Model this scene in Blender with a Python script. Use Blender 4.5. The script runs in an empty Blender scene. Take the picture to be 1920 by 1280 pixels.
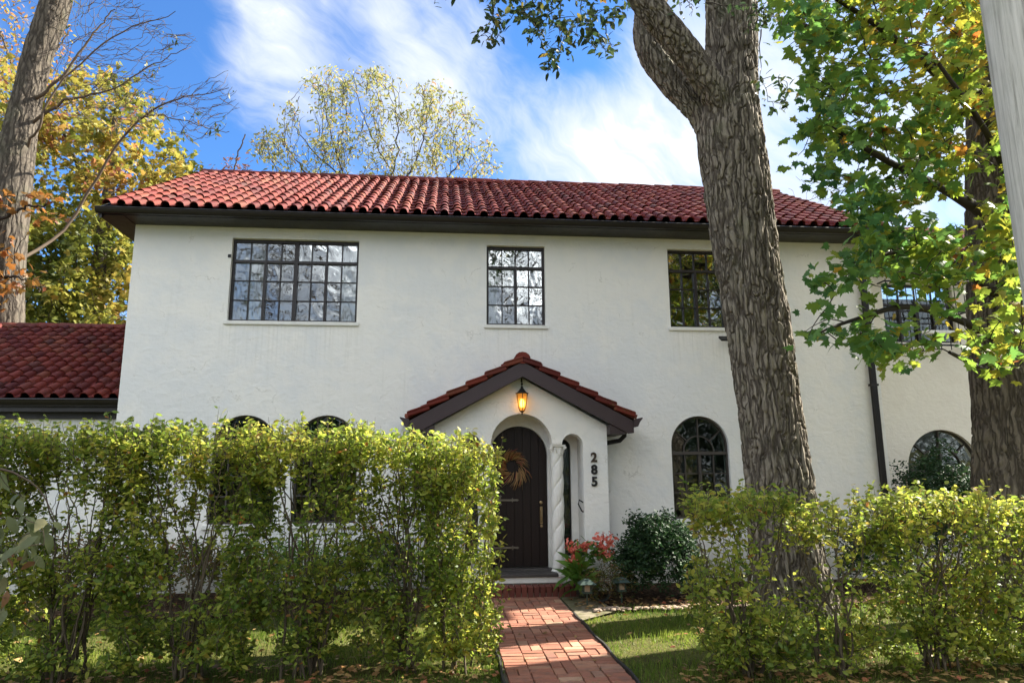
import bpy, math, random
import numpy as np
from mathutils import Vector, Matrix, noise
from mathutils.geometry import tessellate_polygon
random.seed(7); rng = np.random.default_rng(11)
R = math.radians
SC = bpy.context.scene
COL = SC.collection

# ------------------------------------------------------------------ camera
YAW, PITCH, ROLL, FPX = R(5.57446), R(10.7285), R(-0.34031), 1300.0
CAM = np.array([0.0, -11.0, 1.7])
cy, sy, cp, sp = math.cos(YAW), math.sin(YAW), math.cos(PITCH), math.sin(PITCH)
FWD = np.array([sy*cp, cy*cp, sp]); RT = np.array([cy, -sy, 0.0]); UPV = np.cross(RT, FWD)
CR = RT*math.cos(ROLL)+UPV*math.sin(ROLL); CU = -RT*math.sin(ROLL)+UPV*math.cos(ROLL)
cd = bpy.data.cameras.new('camera'); cam = bpy.data.objects.new('camera', cd); COL.objects.link(cam)
cd.sensor_width = 36; cd.lens = FPX/1920*36; cd.clip_end = 2000; cd.clip_start = 0.05
m = Matrix(((CR[0], CU[0], -FWD[0], CAM[0]), (CR[1], CU[1], -FWD[1], CAM[1]), (CR[2], CU[2], -FWD[2], CAM[2]), (0, 0, 0, 1)))
cam.matrix_world = m
SC.camera = cam

def at(px, py, Y):
    """world point seen at a photo pixel at the given world depth Y"""
    d = FWD*FPX+CR*(px-960)+CU*(640-py)
    return CAM+d*((Y-CAM[1])/d[1])
def ray(px, py):
    d = FWD*FPX+CR*(px-960)+CU*(640-py)
    return d/np.linalg.norm(d)
def ppm(P):
    """photo pixels per metre at a world point"""
    return FPX/max(0.3, float(np.dot(np.asarray(P)-CAM, FWD)))

# ------------------------------------------------------------------ light
SUN_EL, SUN_AZ = 38.0, 16.0          # azimuth from +X towards +Y
SD = Vector((math.cos(R(SUN_EL))*math.cos(R(SUN_AZ)), math.cos(R(SUN_EL))*math.sin(R(SUN_AZ)), math.sin(R(SUN_EL))))
sl = bpy.data.lights.new('sun', 'SUN'); sl.energy = 2.5; sl.angle = R(0.6); sl.color = (1.0, 0.93, 0.80)
so = bpy.data.objects.new('sun', sl); COL.objects.link(so)
so.rotation_euler = SD.to_track_quat('Z', 'Y').to_euler()
SC.view_settings.view_transform = 'Standard'; SC.view_settings.look = 'None'
SC.view_settings.gamma = 1.0; SC.view_settings.use_curve_mapping = False
SC.view_settings.exposure = 3.05

class NT:
    """small helper to write node trees"""
    def __init__(s, tree): s.t = tree; s.n = tree.nodes; s.l = tree.links
    def put(s, sock, v):
        if hasattr(v, 'is_linked') or hasattr(v, 'links'): s.l.new(v, sock)
        else:
            if isinstance(v, (tuple, list)) and len(v) == 3 and sock.type == 'RGBA': v = (*v, 1)
            sock.default_value = v
    def math(s, op, a, b=0.0, c=None, clamp=False):
        n = s.n.new('ShaderNodeMath'); n.operation = op; n.use_clamp = clamp
        s.put(n.inputs[0], a); s.put(n.inputs[1], b)
        if c is not None: s.put(n.inputs[2], c)
        return n.outputs[0]
    def vmath(s, op, a, b=(0, 0, 0)):
        n = s.n.new('ShaderNodeVectorMath'); n.operation = op
        s.put(n.inputs[0], a); s.put(n.inputs[1], b)
        return n.outputs['Value'] if op in ('DOT_PRODUCT', 'LENGTH') else n.outputs[0]
    def noise(s, vec, scale, detail=4, rough=0.5, dist=0.0, out='Fac'):
        n = s.n.new('ShaderNodeTexNoise'); s.put(n.inputs['Vector'], vec)
        n.inputs['Scale'].default_value = scale; n.inputs['Detail'].default_value = detail
        n.inputs['Roughness'].default_value = rough; n.inputs['Distortion'].default_value = dist
        return n.outputs[out]
    def voro(s, vec, scale, feature='F1', out='Distance'):
        n = s.n.new('ShaderNodeTexVoronoi'); n.feature = feature; s.put(n.inputs['Vector'], vec); n.inputs['Scale'].default_value = scale
        return n.outputs[out]
    def ramp(s, fac, stops, interp='LINEAR'):
        n = s.n.new('ShaderNodeValToRGB'); n.color_ramp.interpolation = interp; s.put(n.inputs[0], fac)
        e = n.color_ramp.elements
        while len(e) < len(stops): e.new(0.5)
        for k, (p, c) in enumerate(stops):
            e[k].position = p
            if not isinstance(c, (tuple, list)): c = (c, c, c)
            e[k].color = (*c, 1)
        return n.outputs[0]
    def mix(s, fac, a, b, mode='MIX'):
        n = s.n.new('ShaderNodeMix'); n.data_type = 'RGBA'; n.blend_type = mode
        s.put(n.inputs[0], fac); s.put(n.inputs[6], a); s.put(n.inputs[7], b)
        return n.outputs[2]
    def maprange(s, v, a, b, c=0.0, d=1.0, smooth=True):
        n = s.n.new('ShaderNodeMapRange'); n.interpolation_type = 'SMOOTHSTEP' if smooth else 'LINEAR'
        s.put(n.inputs[0], v)
        for k, x in zip((1, 2, 3, 4), (a, b, c, d)): n.inputs[k].default_value = x
        return n.outputs[0]
    def mapping(s, vec, scale=(1, 1, 1), rot=(0, 0, 0), loc=(0, 0, 0)):
        n = s.n.new('ShaderNodeMapping'); s.put(n.inputs[0], vec)
        n.inputs['Location'].default_value = loc; n.inputs['Rotation'].default_value = rot; n.inputs['Scale'].default_value = scale
        return n.outputs[0]
    def coord(s, out='Object'):
        return s.n.new('ShaderNodeTexCoord').outputs[out]
    def bump(s, h, strength=0.4, dist=0.02, normal=None):
        n = s.n.new('ShaderNodeBump'); s.put(n.inputs['Height'], h)
        n.inputs['Strength'].default_value = strength; n.inputs['Distance'].default_value = dist
        if normal is not None: s.put(n.inputs['Normal'], normal)
        return n.outputs[0]

SKYB = ((350, 20, 0.12, 0.09), (490, 165, 0.06, 0.10), (640, 60, 0.10, 0.05), (790, 100, 0.06, 0.07), (880, 225, 0.08, 0.11), (1060, 270, 0.07, 0.10), (1260, 310, 0.12, 0.11), (1480, 240, 0.15, 0.12), (1150, 130, 0.08, 0.01),
        (1010, 60, 0.09, -0.10), (980, 170, 0.05, -0.08), (600, 190, 0.06, -0.10), (300, 300, 0.12, -0.2), (1000, 325, 0.05, -0.10), (100, 100, 0.12, -0.12), (480, 290, 0.06, -0.08), (1700, 100, 0.2, 0.06))
W = bpy.data.worlds.new('World'); SC.world = W; W.use_nodes = True
w = NT(W.node_tree); w.n.clear()
sky = w.n.new('ShaderNodeTexSky'); sky.sky_type = 'NISHITA'; sky.sun_disc = False
sky.sun_elevation = R(SUN_EL); sky.sun_rotation = math.pi/2-R(SUN_AZ)
sky.air_density = 1.0; sky.dust_density = 0.4; sky.ozone_density = 3.5; sky.altitude = 50
D = w.coord('Generated')
e1 = CR*math.cos(R(-46))+CU*math.sin(R(-46)); e2 = CR*math.sin(R(46))+CU*math.cos(R(46))     # streaks of the cirrus run this way
DN = w.vmath('NORMALIZE', D)
cmb = w.n.new('ShaderNodeCombineXYZ')
for k, (v, f) in enumerate(((e1, 1.0), (e2, 1.0), (FWD, 1.0))): w.l.new(w.math('MULTIPLY', w.vmath('DOT_PRODUCT', DN, tuple(v)), f), cmb.inputs[k])
P = cmb.outputs[0]
wn = w.vmath('SUBTRACT', w.noise(P, 2.6, 4, 0.55, 0, 'Color'), (0.5, 0.5, 0.5)); ws = w.vmath('SCALE', wn); ws.node.inputs['Scale'].default_value = 0.30
P2 = w.vmath('ADD', P, ws)
n1 = w.noise(w.mapping(P2, (2.6, 8.5, 5.0)), 1.5, 12, 0.60, 0.25)
n2 = w.noise(w.mapping(P2, (3.0, 4.2, 3.0), (0, 0, 0.3), (3.3, 1.7, 0)), 1.0, 10, 0.55, 0.2)
dens = w.math('ADD', w.math('MULTIPLY', n1, 0.55), w.math('MULTIPLY', n2, 0.75))
for (px, py, rad, amp) in SKYB:
    dt = w.vmath('DOT_PRODUCT', DN, tuple(ray(px, py)))
    dens = w.math('ADD', dens, w.math('MULTIPLY', w.maprange(dt, math.cos(rad*1.9), 1.0), amp))
back = w.maprange(w.vmath('DOT_PRODUCT', DN, tuple(FWD)), 0.75, -0.1, 0.0, 0.22)     # cloud cover thickened behind the camera, added to light the facade
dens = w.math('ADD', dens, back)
cl = w.maprange(dens, 0.53, 0.91, 0.0, 0.97)
skyc = w.mix(1.0, sky.outputs[0], (0.155, 0.25, 0.345), 'MULTIPLY')
cloudc = w.mix(w.maprange(dens, 0.84, 1.12), (1.22, 1.30, 1.42), (8.2, 8.35, 8.5))  # dense cloud made far brighter, tuned to light the shaded facade
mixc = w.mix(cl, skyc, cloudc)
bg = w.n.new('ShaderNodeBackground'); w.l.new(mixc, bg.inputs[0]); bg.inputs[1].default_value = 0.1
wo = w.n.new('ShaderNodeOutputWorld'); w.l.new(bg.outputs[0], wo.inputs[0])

# ------------------------------------------------------------------ helpers
def tag(o, label=None, cat=None, group=None, kind=None):
    if label: o['label'] = label
    if cat: o['category'] = cat
    if group: o['group'] = group
    if kind: o['kind'] = kind
    return o
WL = {}
def thing(name, loc, label, cat, group=None):
    o = bpy.data.objects.new(name, None); COL.objects.link(o); o.location = loc; o.empty_display_size = 0.2
    WL[o.name] = Vector(loc); return tag(o, label, cat, group)
def wloc(o): return WL.get(o.name, Vector((0, 0, 0))) if o else Vector((0, 0, 0))
def link(name, me, mat=None, parent=None, loc=None, rot=None):
    """link a mesh; vertices are in world space unless loc is given"""
    o = bpy.data.objects.new(name, me); COL.objects.link(o)
    if mat and not me.materials: me.materials.append(mat)
    if parent: o.parent = parent
    pw = wloc(parent)
    if loc is None: o.location = -pw; WL[o.name] = Vector((0, 0, 0))
    else: o.location = Vector(loc)-pw; WL[o.name] = Vector(loc)
    if rot is not None: o.rotation_euler = rot
    return o
def npmesh(name, V, F, smooth=False, tint=None):
    V = np.asarray(V, dtype=np.float32); F = np.asarray(F, dtype=np.int32); k = F.shape[1]
    me = bpy.data.meshes.new(name)
    me.vertices.add(len(V)); me.vertices.foreach_set('co', V.ravel())
    me.loops.add(F.size); me.loops.foreach_set('vertex_index', F.ravel())
    me.polygons.add(len(F)); me.polygons.foreach_set('loop_start', np.arange(0, F.size, k, dtype=np.int32))
    if smooth: me.polygons.foreach_set('use_smooth', np.ones(len(F), dtype=bool))
    me.update(calc_edges=True); me.validate()
    if tint is not None:
        a = me.attributes.new('tint', 'FLOAT', 'POINT'); a.data.foreach_set('value', np.asarray(tint, dtype=np.float32))
    return me
class MB:
    def __init__(s): s.v = []; s.f = []
    def add(s, V, F):
        o = len(s.v); s.v += [tuple(p) for p in V]; s.f += [tuple(i+o for i in f) for f in F]; return s
    def box(s, a, b, jit=0.0):
        x0, y0, z0 = a; x1, y1, z1 = b
        V = [(x0, y0, z0), (x1, y0, z0), (x1, y1, z0), (x0, y1, z0), (x0, y0, z1), (x1, y0, z1), (x1, y1, z1), (x0, y1, z1)]
        if jit: V = [(x+random.uniform(-jit, jit), y+random.uniform(-jit, jit), z+random.uniform(-jit, jit)) for x, y, z in V]
        return s.add(V, [(0, 3, 2, 1), (4, 5, 6, 7), (0, 1, 5, 4), (1, 2, 6, 5), (2, 3, 7, 6), (3, 0, 4, 7)])
    def bar(s, p, q, w_, d_, up=(0, -1, 0)):
        """box section bar from p to q; w_ across, d_ along up"""
        p = Vector(p); q = Vector(q); t = (q-p).normalized(); u = Vector(up); u = (u-t*u.dot(t)).normalized(); x = t.cross(u)
        V = []
        for c in (p, q):
            for a, b in ((-1, -1), (1, -1), (1, 1), (-1, 1)): V.append(c+x*(a*w_/2)+u*(b*d_/2))
        return s.add(V, [(0, 3, 2, 1), (4, 5, 6, 7), (0, 1, 5, 4), (1, 2, 6, 5), (2, 3, 7, 6), (3, 0, 4, 7)])
    def tube(s, pts, rad, n=6, cap=True):
        pts = [Vector(p) for p in pts]
        if not hasattr(rad, '__len__'): rad = [rad]*len(pts)
        V = []; F = []; u = None
        for i, p in enumerate(pts):
            t = (pts[min(i+1, len(pts)-1)]-pts[max(i-1, 0)])
            t = t.normalized() if t.length > 1e-9 else Vector((0, 0, 1))
            if u is None: u = t.orthogonal().normalized()
            else:
                u = u-t*u.dot(t); u = u.normalized() if u.length > 1e-6 else t.orthogonal().normalized()
            b = t.cross(u)
            for k in range(n):
                a = 2*math.pi*k/n; V.append(p+(u*math.cos(a)+b*math.sin(a))*rad[i])
        for i in range(len(pts)-1):
            for k in range(n):
                F.append((i*n+k, i*n+(k+1) % n, (i+1)*n+(k+1) % n, (i+1)*n+k))
        if cap: F.append(tuple(range(n))[::-1]); F.append(tuple((len(pts)-1)*n+k for k in range(n)))
        return s.add(V, F)
    def lathe(s, c, prof, n=16, sq=None):
        V = []; F = []
        for r_, z in prof:
            for k in range(n):
                a = 2*math.pi*(k+0.5)/n; V.append((c[0]+r_*math.cos(a), c[1]+r_*math.sin(a), c[2]+z))
        for i in range(len(prof)-1):
            for k in range(n): F.append((i*n+k, i*n+(k+1) % n, (i+1)*n+(k+1) % n, (i+1)*n+k))
        F.append(tuple(range(n))[::-1]); F.append(tuple((len(prof)-1)*n+k for k in range(n)))
        return s.add(V, F)
    def prism(s, poly, y0, y1, holes=()):
        """polygon in XZ (with holes) extruded from y0 to y1"""
        loops = [list(poly)]+[list(h) for h in holes]
        pts = [p for L in loops for p in L]
        tr = tessellate_polygon([[Vector((x, z, 0)) for x, z in L] for L in loops])
        n = len(pts); V = [(x, y0, z) for x, z in pts]+[(x, y1, z) for x, z in pts]; F = []
        for a, b, c in tr:
            A, B, C = pts[a], pts[b], pts[c]
            cr = (B[0]-A[0])*(C[1]-A[1])-(B[1]-A[1])*(C[0]-A[0])
            if abs(cr) < 1e-12: continue
            if cr < 0: b, c = c, b
            F.append((a, b, c)); F.append((a+n, c+n, b+n))
        o = 0
        for k, L in enumerate(loops):
            area = sum(L[i][0]*L[(i+1) % len(L)][1]-L[(i+1) % len(L)][0]*L[i][1] for i in range(len(L)))
            flip = (area < 0) != (k > 0)
            for i in range(len(L)):
                a = o+i; b = o+(i+1) % len(L)
                F.append((a, a+n, b+n, b) if not flip else (b, b+n, a+n, a))
            o += len(L)
        return s.add(V, F)
    def build(s, name, mat, parent=None, smooth=False, bevel=0.0, loc=None):
        me = bpy.data.meshes.new(name)
        V = s.v
        if loc is not None: V = [(x-loc[0], y-loc[1], z-loc[2]) for x, y, z in V]
        me.from_pydata(V, [], s.f); me.update()
        if smooth: me.polygons.foreach_set('use_smooth', [True]*len(me.polygons))
        o = link(name, me, mat, parent, loc)
        if bevel:
            b = o.modifiers.new('bevel', 'BEVEL'); b.width = bevel; b.segments = 2; b.limit_method = 'ANGLE'; b.angle_limit = R(40)
        return o

# ------------------------------------------------------------------ materials
def material(name, fn, disp=False):
    mt = bpy.data.materials.new(name); mt.use_nodes = True; n = NT(mt.node_tree); n.n.clear()
    out = n.n.new('ShaderNodeOutputMaterial'); sh = fn(n); n.l.new(sh, out.inputs[0]); return mt
def pbsdf(n, col, rough=0.6, metal=0.0, normal=None, spec=0.5, **kw):
    b = n.n.new('ShaderNodeBsdfPrincipled'); n.put(b.inputs['Base Color'], col); n.put(b.inputs['Roughness'], rough)
    b.inputs['Metallic'].default_value = metal; b.inputs['Specular IOR Level'].default_value = spec
    if normal is not None: n.l.new(normal, b.inputs['Normal'])
    for k, v in kw.items(): n.put(b.inputs[k], v)
    return b.outputs[0]
def m_simple(name, col, rough=0.55, metal=0.0, var=0.18, scale=9, bump=0.12, bscale=60, spec=0.5):
    def fn(n):
        c = n.coord(); v = n.noise(c, scale, 5, 0.6)
        f = n.math('ADD', n.math('MULTIPLY', n.math('SUBTRACT', v, 0.5), 2*var), 1.0)
        cc = n.vmath('SCALE', tuple(col)); cc.node.inputs['Scale'].default_value = 1; n.l.new(f, cc.node.inputs['Scale'])
        rr = n.math('ADD', n.math('MULTIPLY', n.math('SUBTRACT', v, 0.5), 0.3), rough)
        return pbsdf(n, cc, rr, metal, n.bump(n.noise(c, bscale, 4, 0.6), bump, 0.01), spec)
    return material(name, fn)
def stucco(name, base, warm):
    def fn(n):
        c = n.coord()
        big = n.noise(c, 0.55, 5, 0.6, 0.4); mid = n.noise(c, 3.2, 6, 0.6)
        streak = n.noise(n.mapping(c, (5.5, 5.5, 0.35)), 1.6, 6, 0.65)
        fac = n.maprange(n.math('ADD', n.math('MULTIPLY', big, 0.65), n.math('MULTIPLY', mid, 0.35)), 0.40, 0.60)
        col = n.mix(fac, base, warm)
        st = n.maprange(streak, 0.54, 0.78, 0.0, 0.15)
        col = n.mix(st, col, (0.50, 0.49, 0.42))
        # splash dirt with a ragged edge near the ground
        sp_ = n.n.new('ShaderNodeSeparateXYZ'); n.l.new(n.n.new('ShaderNodeNewGeometry').outputs['Position'], sp_.inputs[0])
        if name == 'white_stucco':
            fine = n.noise(n.mapping(c, (16, 16, 0.5)), 1.5, 5, 0.6)
            for x0_, x1_, zs_ in ((-3.5, -1.35, 4.0), (0.6, 1.7, 4.0), (3.68, 4.78, 4.0)):
                mx = n.math('MULTIPLY', n.maprange(sp_.outputs[0], x0_-0.1, x0_+0.05), n.maprange(sp_.outputs[0], x1_+0.1, x1_-0.05))
                mz = n.math('MULTIPLY', n.maprange(sp_.outputs[2], zs_-1.0, zs_), n.math('LESS_THAN', sp_.outputs[2], zs_+0.01))
                col = n.mix(n.math('MULTIPLY', n.math('MULTIPLY', mx, mz), n.maprange(fine, 0.42, 0.72, 0, 0.26)), col, (0.50, 0.49, 0.43))
            cr_ = n.voro(n.vmath('ADD', c, n.vmath('SCALE', n.noise(c, 1.4, 5, 0.6, 0, 'Color'))), 0.55, 'DISTANCE_TO_EDGE')
            col = n.mix(n.math('MULTIPLY', n.maprange(cr_, 0.006, 0.0, 0, 0.45), n.maprange(mid, 0.5, 0.6)), col, (0.45, 0.44, 0.40))
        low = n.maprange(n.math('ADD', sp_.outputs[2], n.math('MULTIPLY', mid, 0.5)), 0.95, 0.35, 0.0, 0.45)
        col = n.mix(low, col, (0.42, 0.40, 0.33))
        spk = n.maprange(n.noise(c, 38, 3, 0.7), 0.70, 0.78, 0.0, 0.35)
        col = n.mix(spk, col, (0.40, 0.38, 0.33))
        h = n.math('ADD', n.math('MULTIPLY', n.noise(c, 7, 5, 0.55, 0.6), 1.0), n.math('MULTIPLY', n.noise(c, 42, 5, 0.65), 0.22))
        h = n.math('ADD', h, n.math('MULTIPLY', n.voro(n.mapping(c, (1, 1, 1.6)), 13, 'SMOOTH_F1'), 0.28))
        return pbsdf(n, col, 0.88, 0, n.bump(h, 0.5, 0.025), 0.25)
    return material(name, fn)
M = {}
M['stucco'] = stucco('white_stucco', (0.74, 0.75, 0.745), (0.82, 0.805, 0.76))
M['stucco_cream'] = stucco('cream_stucco', (0.72, 0.67, 0.58), (0.78, 0.74, 0.65))
M['brown'] = m_simple('brown_trim_paint', (0.0065, 0.0042, 0.0052), 0.42, bump=0.05)
M['purple_brown'] = m_simple('barge_board_paint', (0.036, 0.020, 0.023), 0.5, bump=0.1)
M['steel_frame'] = m_simple('dark_steel_frame', (0.010, 0.0055, 0.005), 0.45, bump=0.05)
M['grey_frame'] = m_simple('grey_brown_frame', (0.05, 0.042, 0.037), 0.55, bump=0.05)
M['iron'] = m_simple('black_iron', (0.02, 0.02, 0.021), 0.5, 0.4)
M['white_plaster'] = m_simple('white_cast_plaster', (0.74, 0.735, 0.70), 0.8, var=0.1, bump=0.4, bscale=45, spec=0.3)
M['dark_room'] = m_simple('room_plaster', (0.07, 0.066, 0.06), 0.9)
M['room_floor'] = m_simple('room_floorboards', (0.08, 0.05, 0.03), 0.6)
M['brass'] = m_simple('aged_brass', (0.30, 0.22, 0.12), 0.4, 0.8)
M['digit_brown'] = m_simple('bronze_digit', (0.055, 0.038, 0.028), 0.5, 0.3)
M['hinge'] = m_simple('pewter_hinge', (0.16, 0.145, 0.12), 0.45, 0.7)
M['green_metal'] = m_simple('verdigris_metal', (0.035, 0.06, 0.05), 0.5, 0.3)
def wood_door(n):
    c = n.coord(); g = n.noise(n.mapping(c, (22, 22, 1.2)), 2.0, 7, 0.65, 0.3)
    col = n.mix(g, (0.005, 0.0022, 0.002), (0.016, 0.007, 0.0055))
    return pbsdf(n, col, 0.5, 0, n.bump(g, 0.4, 0.006), 0.3)
M['door'] = material('dark_oak_door', wood_door)
M['sill_wood'] = m_simple('weathered_grey_sill', (0.055, 0.048, 0.046), 0.6, bump=0.3)
def tile_mat(island):
    def fn(n):
        if island: rnd = n.n.new('ShaderNodeNewGeometry').outputs['Random Per Island']
        else: rnd = n.n.new('ShaderNodeObjectInfo').outputs['Random']
        g = n.n.new('ShaderNodeNewGeometry').outputs['Position']
        col = n.ramp(rnd, [(0.0, (0.065, 0.010, 0.009)), (0.22, (0.105, 0.014, 0.010)), (0.45, (0.128, 0.018, 0.012)), (0.68, (0.155, 0.026, 0.014)), (0.82, (0.10, 0.021, 0.017)), (0.93, (0.18, 0.045, 0.022)), (1.0, (0.06, 0.017, 0.014))])
        a = n.noise(g, 5.5, 6, 0.65)
        col = n.mix(n.maprange(a, 0.5, 0.72, 0, 0.55), col, (0.075, 0.02, 0.017))
        ms = n.math('MULTIPLY', n.maprange(n.noise(g, 1.3, 4, 0.6), 0.55, 0.70), n.maprange(n.noise(g, 26, 4, 0.7), 0.48, 0.62))
        col = n.mix(n.math('MULTIPLY', ms, 0.6), col, (0.12, 0.095, 0.035))
        dk = n.maprange(n.noise(g, 14, 5, 0.7), 0.62, 0.75, 0, 0.5); col = n.mix(dk, col, (0.06, 0.025, 0.024))
        return pbsdf(n, col, n.math('ADD', n.math('MULTIPLY', a, 0.3), 0.52), 0, n.bump(n.noise(g, 40, 5, 0.65), 0.35, 0.008), 0.25)
    return material('clay_tile_'+('field' if island else 'single'), fn)
M['tile'] = tile_mat(False); M['tile_stuff'] = tile_mat(True)
def brick_mat(n):
    rnd = n.n.new('ShaderNodeObjectInfo').outputs['Random']; g = n.n.new('ShaderNodeNewGeometry').outputs['Position']
    col = n.ramp(rnd, [(0, (0.22, 0.085, 0.055)), (0.3, (0.30, 0.125, 0.078)), (0.55, (0.26, 0.105, 0.068)), (0.75, (0.35, 0.175, 0.11)), (0.9, (0.20, 0.09, 0.065)), (1, (0.42, 0.26, 0.165))])
    a = n.noise(g, 7, 6, 0.65); col = n.mix(n.maprange(a, 0.45, 0.7, 0, 0.6), col, (0.13, 0.08, 0.06))
    col = n.mix(n.math('MULTIPLY', n.maprange(n.noise(g, 2.1, 4), 0.55, 0.68), n.maprange(n.noise(g, 40, 3), 0.5, 0.62, 0, 0.45)), col, (0.11, 0.12, 0.04))
    return pbsdf(n, col, 0.82, 0, n.bump(n.noise(g, 60, 5, 0.7), 0.5, 0.006), 0.3)
M['brick'] = material('red_paving_brick', brick_mat)
def brick2(n):
    rnd = n.n.new('ShaderNodeObjectInfo').outputs['Random']; g = n.n.new('ShaderNodeNewGeometry').outputs['Position']
    col = n.ramp(rnd, [(0, (0.11, 0.028, 0.02)), (0.5, (0.16, 0.045, 0.03)), (1, (0.09, 0.027, 0.021))])
    return pbsdf(n, n.mix(n.maprange(n.noise(g, 14, 5, .7), .5, .75, 0, .4), col, (0.07, 0.03, 0.025)), 0.75, 0, n.bump(n.noise(g, 60, 5, 0.7), 0.5, 0.006), 0.3)
M['step_brick'] = material('dark_red_step_brick', brick2)
M['mortar'] = m_simple('sandy_mortar', (0.16, 0.14, 0.105), 0.95, var=0.35, scale=20, bump=0.6, bscale=120, spec=0.1)
def soil(n):
    g = n.n.new('ShaderNodeNewGeometry').outputs['Position']
    a = n.noise(g, 2.2, 8, 0.65); b = n.noise(g, 18, 8, 0.75)
    col = n.ramp(n.math('ADD', n.math('MULTIPLY', a, 0.45), n.math('MULTIPLY', b, 0.55)), [(0.3, (0.035, 0.030, 0.014)), (0.48, (0.075, 0.075, 0.022)), (0.6, (0.12, 0.115, 0.035)), (0.75, (0.16, 0.115, 0.06))])
    return pbsdf(n, col, 0.95, 0, n.bump(b, 1.0, 0.03), 0.1)
M['lawn_soil'] = material('lawn_soil', soil)
def mulch(n):
    g = n.n.new('ShaderNodeNewGeometry').outputs['Position']
    col = n.ramp(n.voro(g, 26, 'F1', 'Color'), [(0.2, (0.022, 0.013, 0.008)), (0.6, (0.065, 0.038, 0.022)), (0.9, (0.13, 0.08, 0.045))])
    return pbsdf(n, col, 0.95, 0, n.bump(n.voro(g, 30), 1.0, 0.04), 0.1)
M['mulch'] = material('dark_mulch', mulch)
def conc(n):
    g = n.n.new('ShaderNodeNewGeometry').outputs['Position']
    col = n.mix(n.maprange(n.noise(g, 3.2, 7, 0.7), 0.4, 0.62), (0.20, 0.17, 0.12), (0.10, 0.095, 0.045))
    return pbsdf(n, col, 0.9, 0, n.bump(n.noise(g, 50, 6, 0.7), 0.6, 0.008), 0.2)
M['mossy_concrete'] = material('mossy_concrete', conc)
def leaf(name, stops, trans=0.45, mode='tint', rough=0.5, tsat=1.25):
    def fn(n):
        if mode == 'tint':
            a = n.n.new('ShaderNodeAttribute'); a.attribute_name = 'tint'; f = a.outputs['Fac']
        else: f = n.n.new('ShaderNodeObjectInfo').outputs['Random']
        col = n.ramp(f, stops); g = n.n.new('ShaderNodeNewGeometry').outputs['Position']
        v = n.noise(g, 30, 3, 0.6); col = n.mix(n.maprange(v, 0.55, 0.8, 0, 0.35), col, (0.10, 0.085, 0.02))
        b = pbsdf(n, col, rough, 0, None, 0.35)
        t = n.n.new('ShaderNodeBsdfTranslucent'); tc = n.vmath('SCALE', col); tc.node.inputs['Scale'].default_value = tsat
        n.l.new(tc, t.inputs[0]); x = n.n.new('ShaderNodeMixShader'); x.inputs[0].default_value = trans
        n.l.new(b, x.inputs[1]); n.l.new(t.outputs[0], x.inputs[2]); return x.outputs[0]
    return material(name, fn)
HEDGE = [(0.0, (0.07, 0.13, 0.02)), (0.3, (0.16, 0.23, 0.034)), (0.55, (0.29, 0.34, 0.05)), (0.8, (0.44, 0.43, 0.075)), (0.93, (0.46, 0.41, 0.07)), (1.0, (0.33, 0.15, 0.04))]
M['hedge_leaf'] = leaf('hedge_leaf', HEDGE, 0.55); M['hedge_leaf_one'] = leaf('hedge_leaf_single', HEDGE, mode='obj')
MAPLE = [(0.0, (0.045, 0.12, 0.045)), (0.28, (0.09, 0.19, 0.04)), (0.5, (0.19, 0.27, 0.034)), (0.68, (0.30, 0.29, 0.036)), (0.84, (0.36, 0.235, 0.03)), (1.0, (0.40, 0.13, 0.03))]
M['maple_leaf'] = leaf('maple_leaf', MAPLE, 0.55); M['maple_leaf_one'] = leaf('maple_leaf_single', MAPLE, 0.5, mode='obj')
M['elm_leaf'] = leaf('dull_green_leaf', [(0, (0.022, 0.045, 0.020)), (0.5, (0.045, 0.075, 0.028)), (0.8, (0.09, 0.10, 0.03)), (0.93, (0.26, 0.20, 0.04)), (1, (0.30, 0.13, 0.06))], 0.35)
M['yellow_leaf'] = leaf('autumn_yellow_leaf', [(0, (0.05, 0.075, 0.015)), (0.3, (0.13, 0.15, 0.025)), (0.6, (0.27, 0.25, 0.045)), (0.8, (0.36, 0.26, 0.055)), (0.92, (0.38, 0.19, 0.065)), (1, (0.32, 0.13, 0.09))], 0.45)
M['pale_leaf'] = leaf('pale_yellow_leaf', [(0, (0.12, 0.14, 0.05)), (0.4, (0.24, 0.25, 0.08)), (0.75, (0.34, 0.30, 0.10)), (1, (0.28, 0.16, 0.09))], 0.45)
M['orange_leaf'] = leaf('orange_leaf', [(0, (0.09, 0.06, 0.015)), (0.35, (0.20, 0.10, 0.025)), (0.7, (0.30, 0.12, 0.03)), (1, (0.13, 0.035, 0.02))], 0.45)
M['dark_leaf'] = leaf('dark_evergreen_leaf', [(0, (0.010, 0.030, 0.012)), (0.6, (0.022, 0.062, 0.020)), (1, (0.05, 0.10, 0.03))], 0.25, rough=0.62)
M['bronze_leaf'] = leaf('bronze_green_leaf', [(0, (0.06, 0.09, 0.02)), (0.6, (0.14, 0.13, 0.03)), (1, (0.22, 0.09, 0.04))], 0.4)
M['bright_leaf'] = leaf('bright_broad_leaf', [(0, (0.05, 0.13, 0.02)), (0.7, (0.12, 0.24, 0.035)), (1, (0.20, 0.28, 0.05))], 0.4)
M['petal'] = leaf('coral_petal', [(0, (0.50, 0.075, 0.055)), (0.6, (0.70, 0.17, 0.12)), (1, (0.78, 0.32, 0.25))], 0.3)
M['grey_leaf'] = leaf('drooping_grey_green_leaf', [(0, (0.10, 0.12, 0.05)), (0.6, (0.18, 0.20, 0.09)), (0.85, (0.24, 0.22, 0.10)), (1, (0.25, 0.06, 0.03))], 0.35)
M['fallen'] = leaf('fallen_leaf', [(0, (0.14, 0.07, 0.03)), (0.4, (0.30, 0.17, 0.06)), (0.75, (0.46, 0.32, 0.13)), (1, (0.34, 0.09, 0.05))], 0.2)
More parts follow.
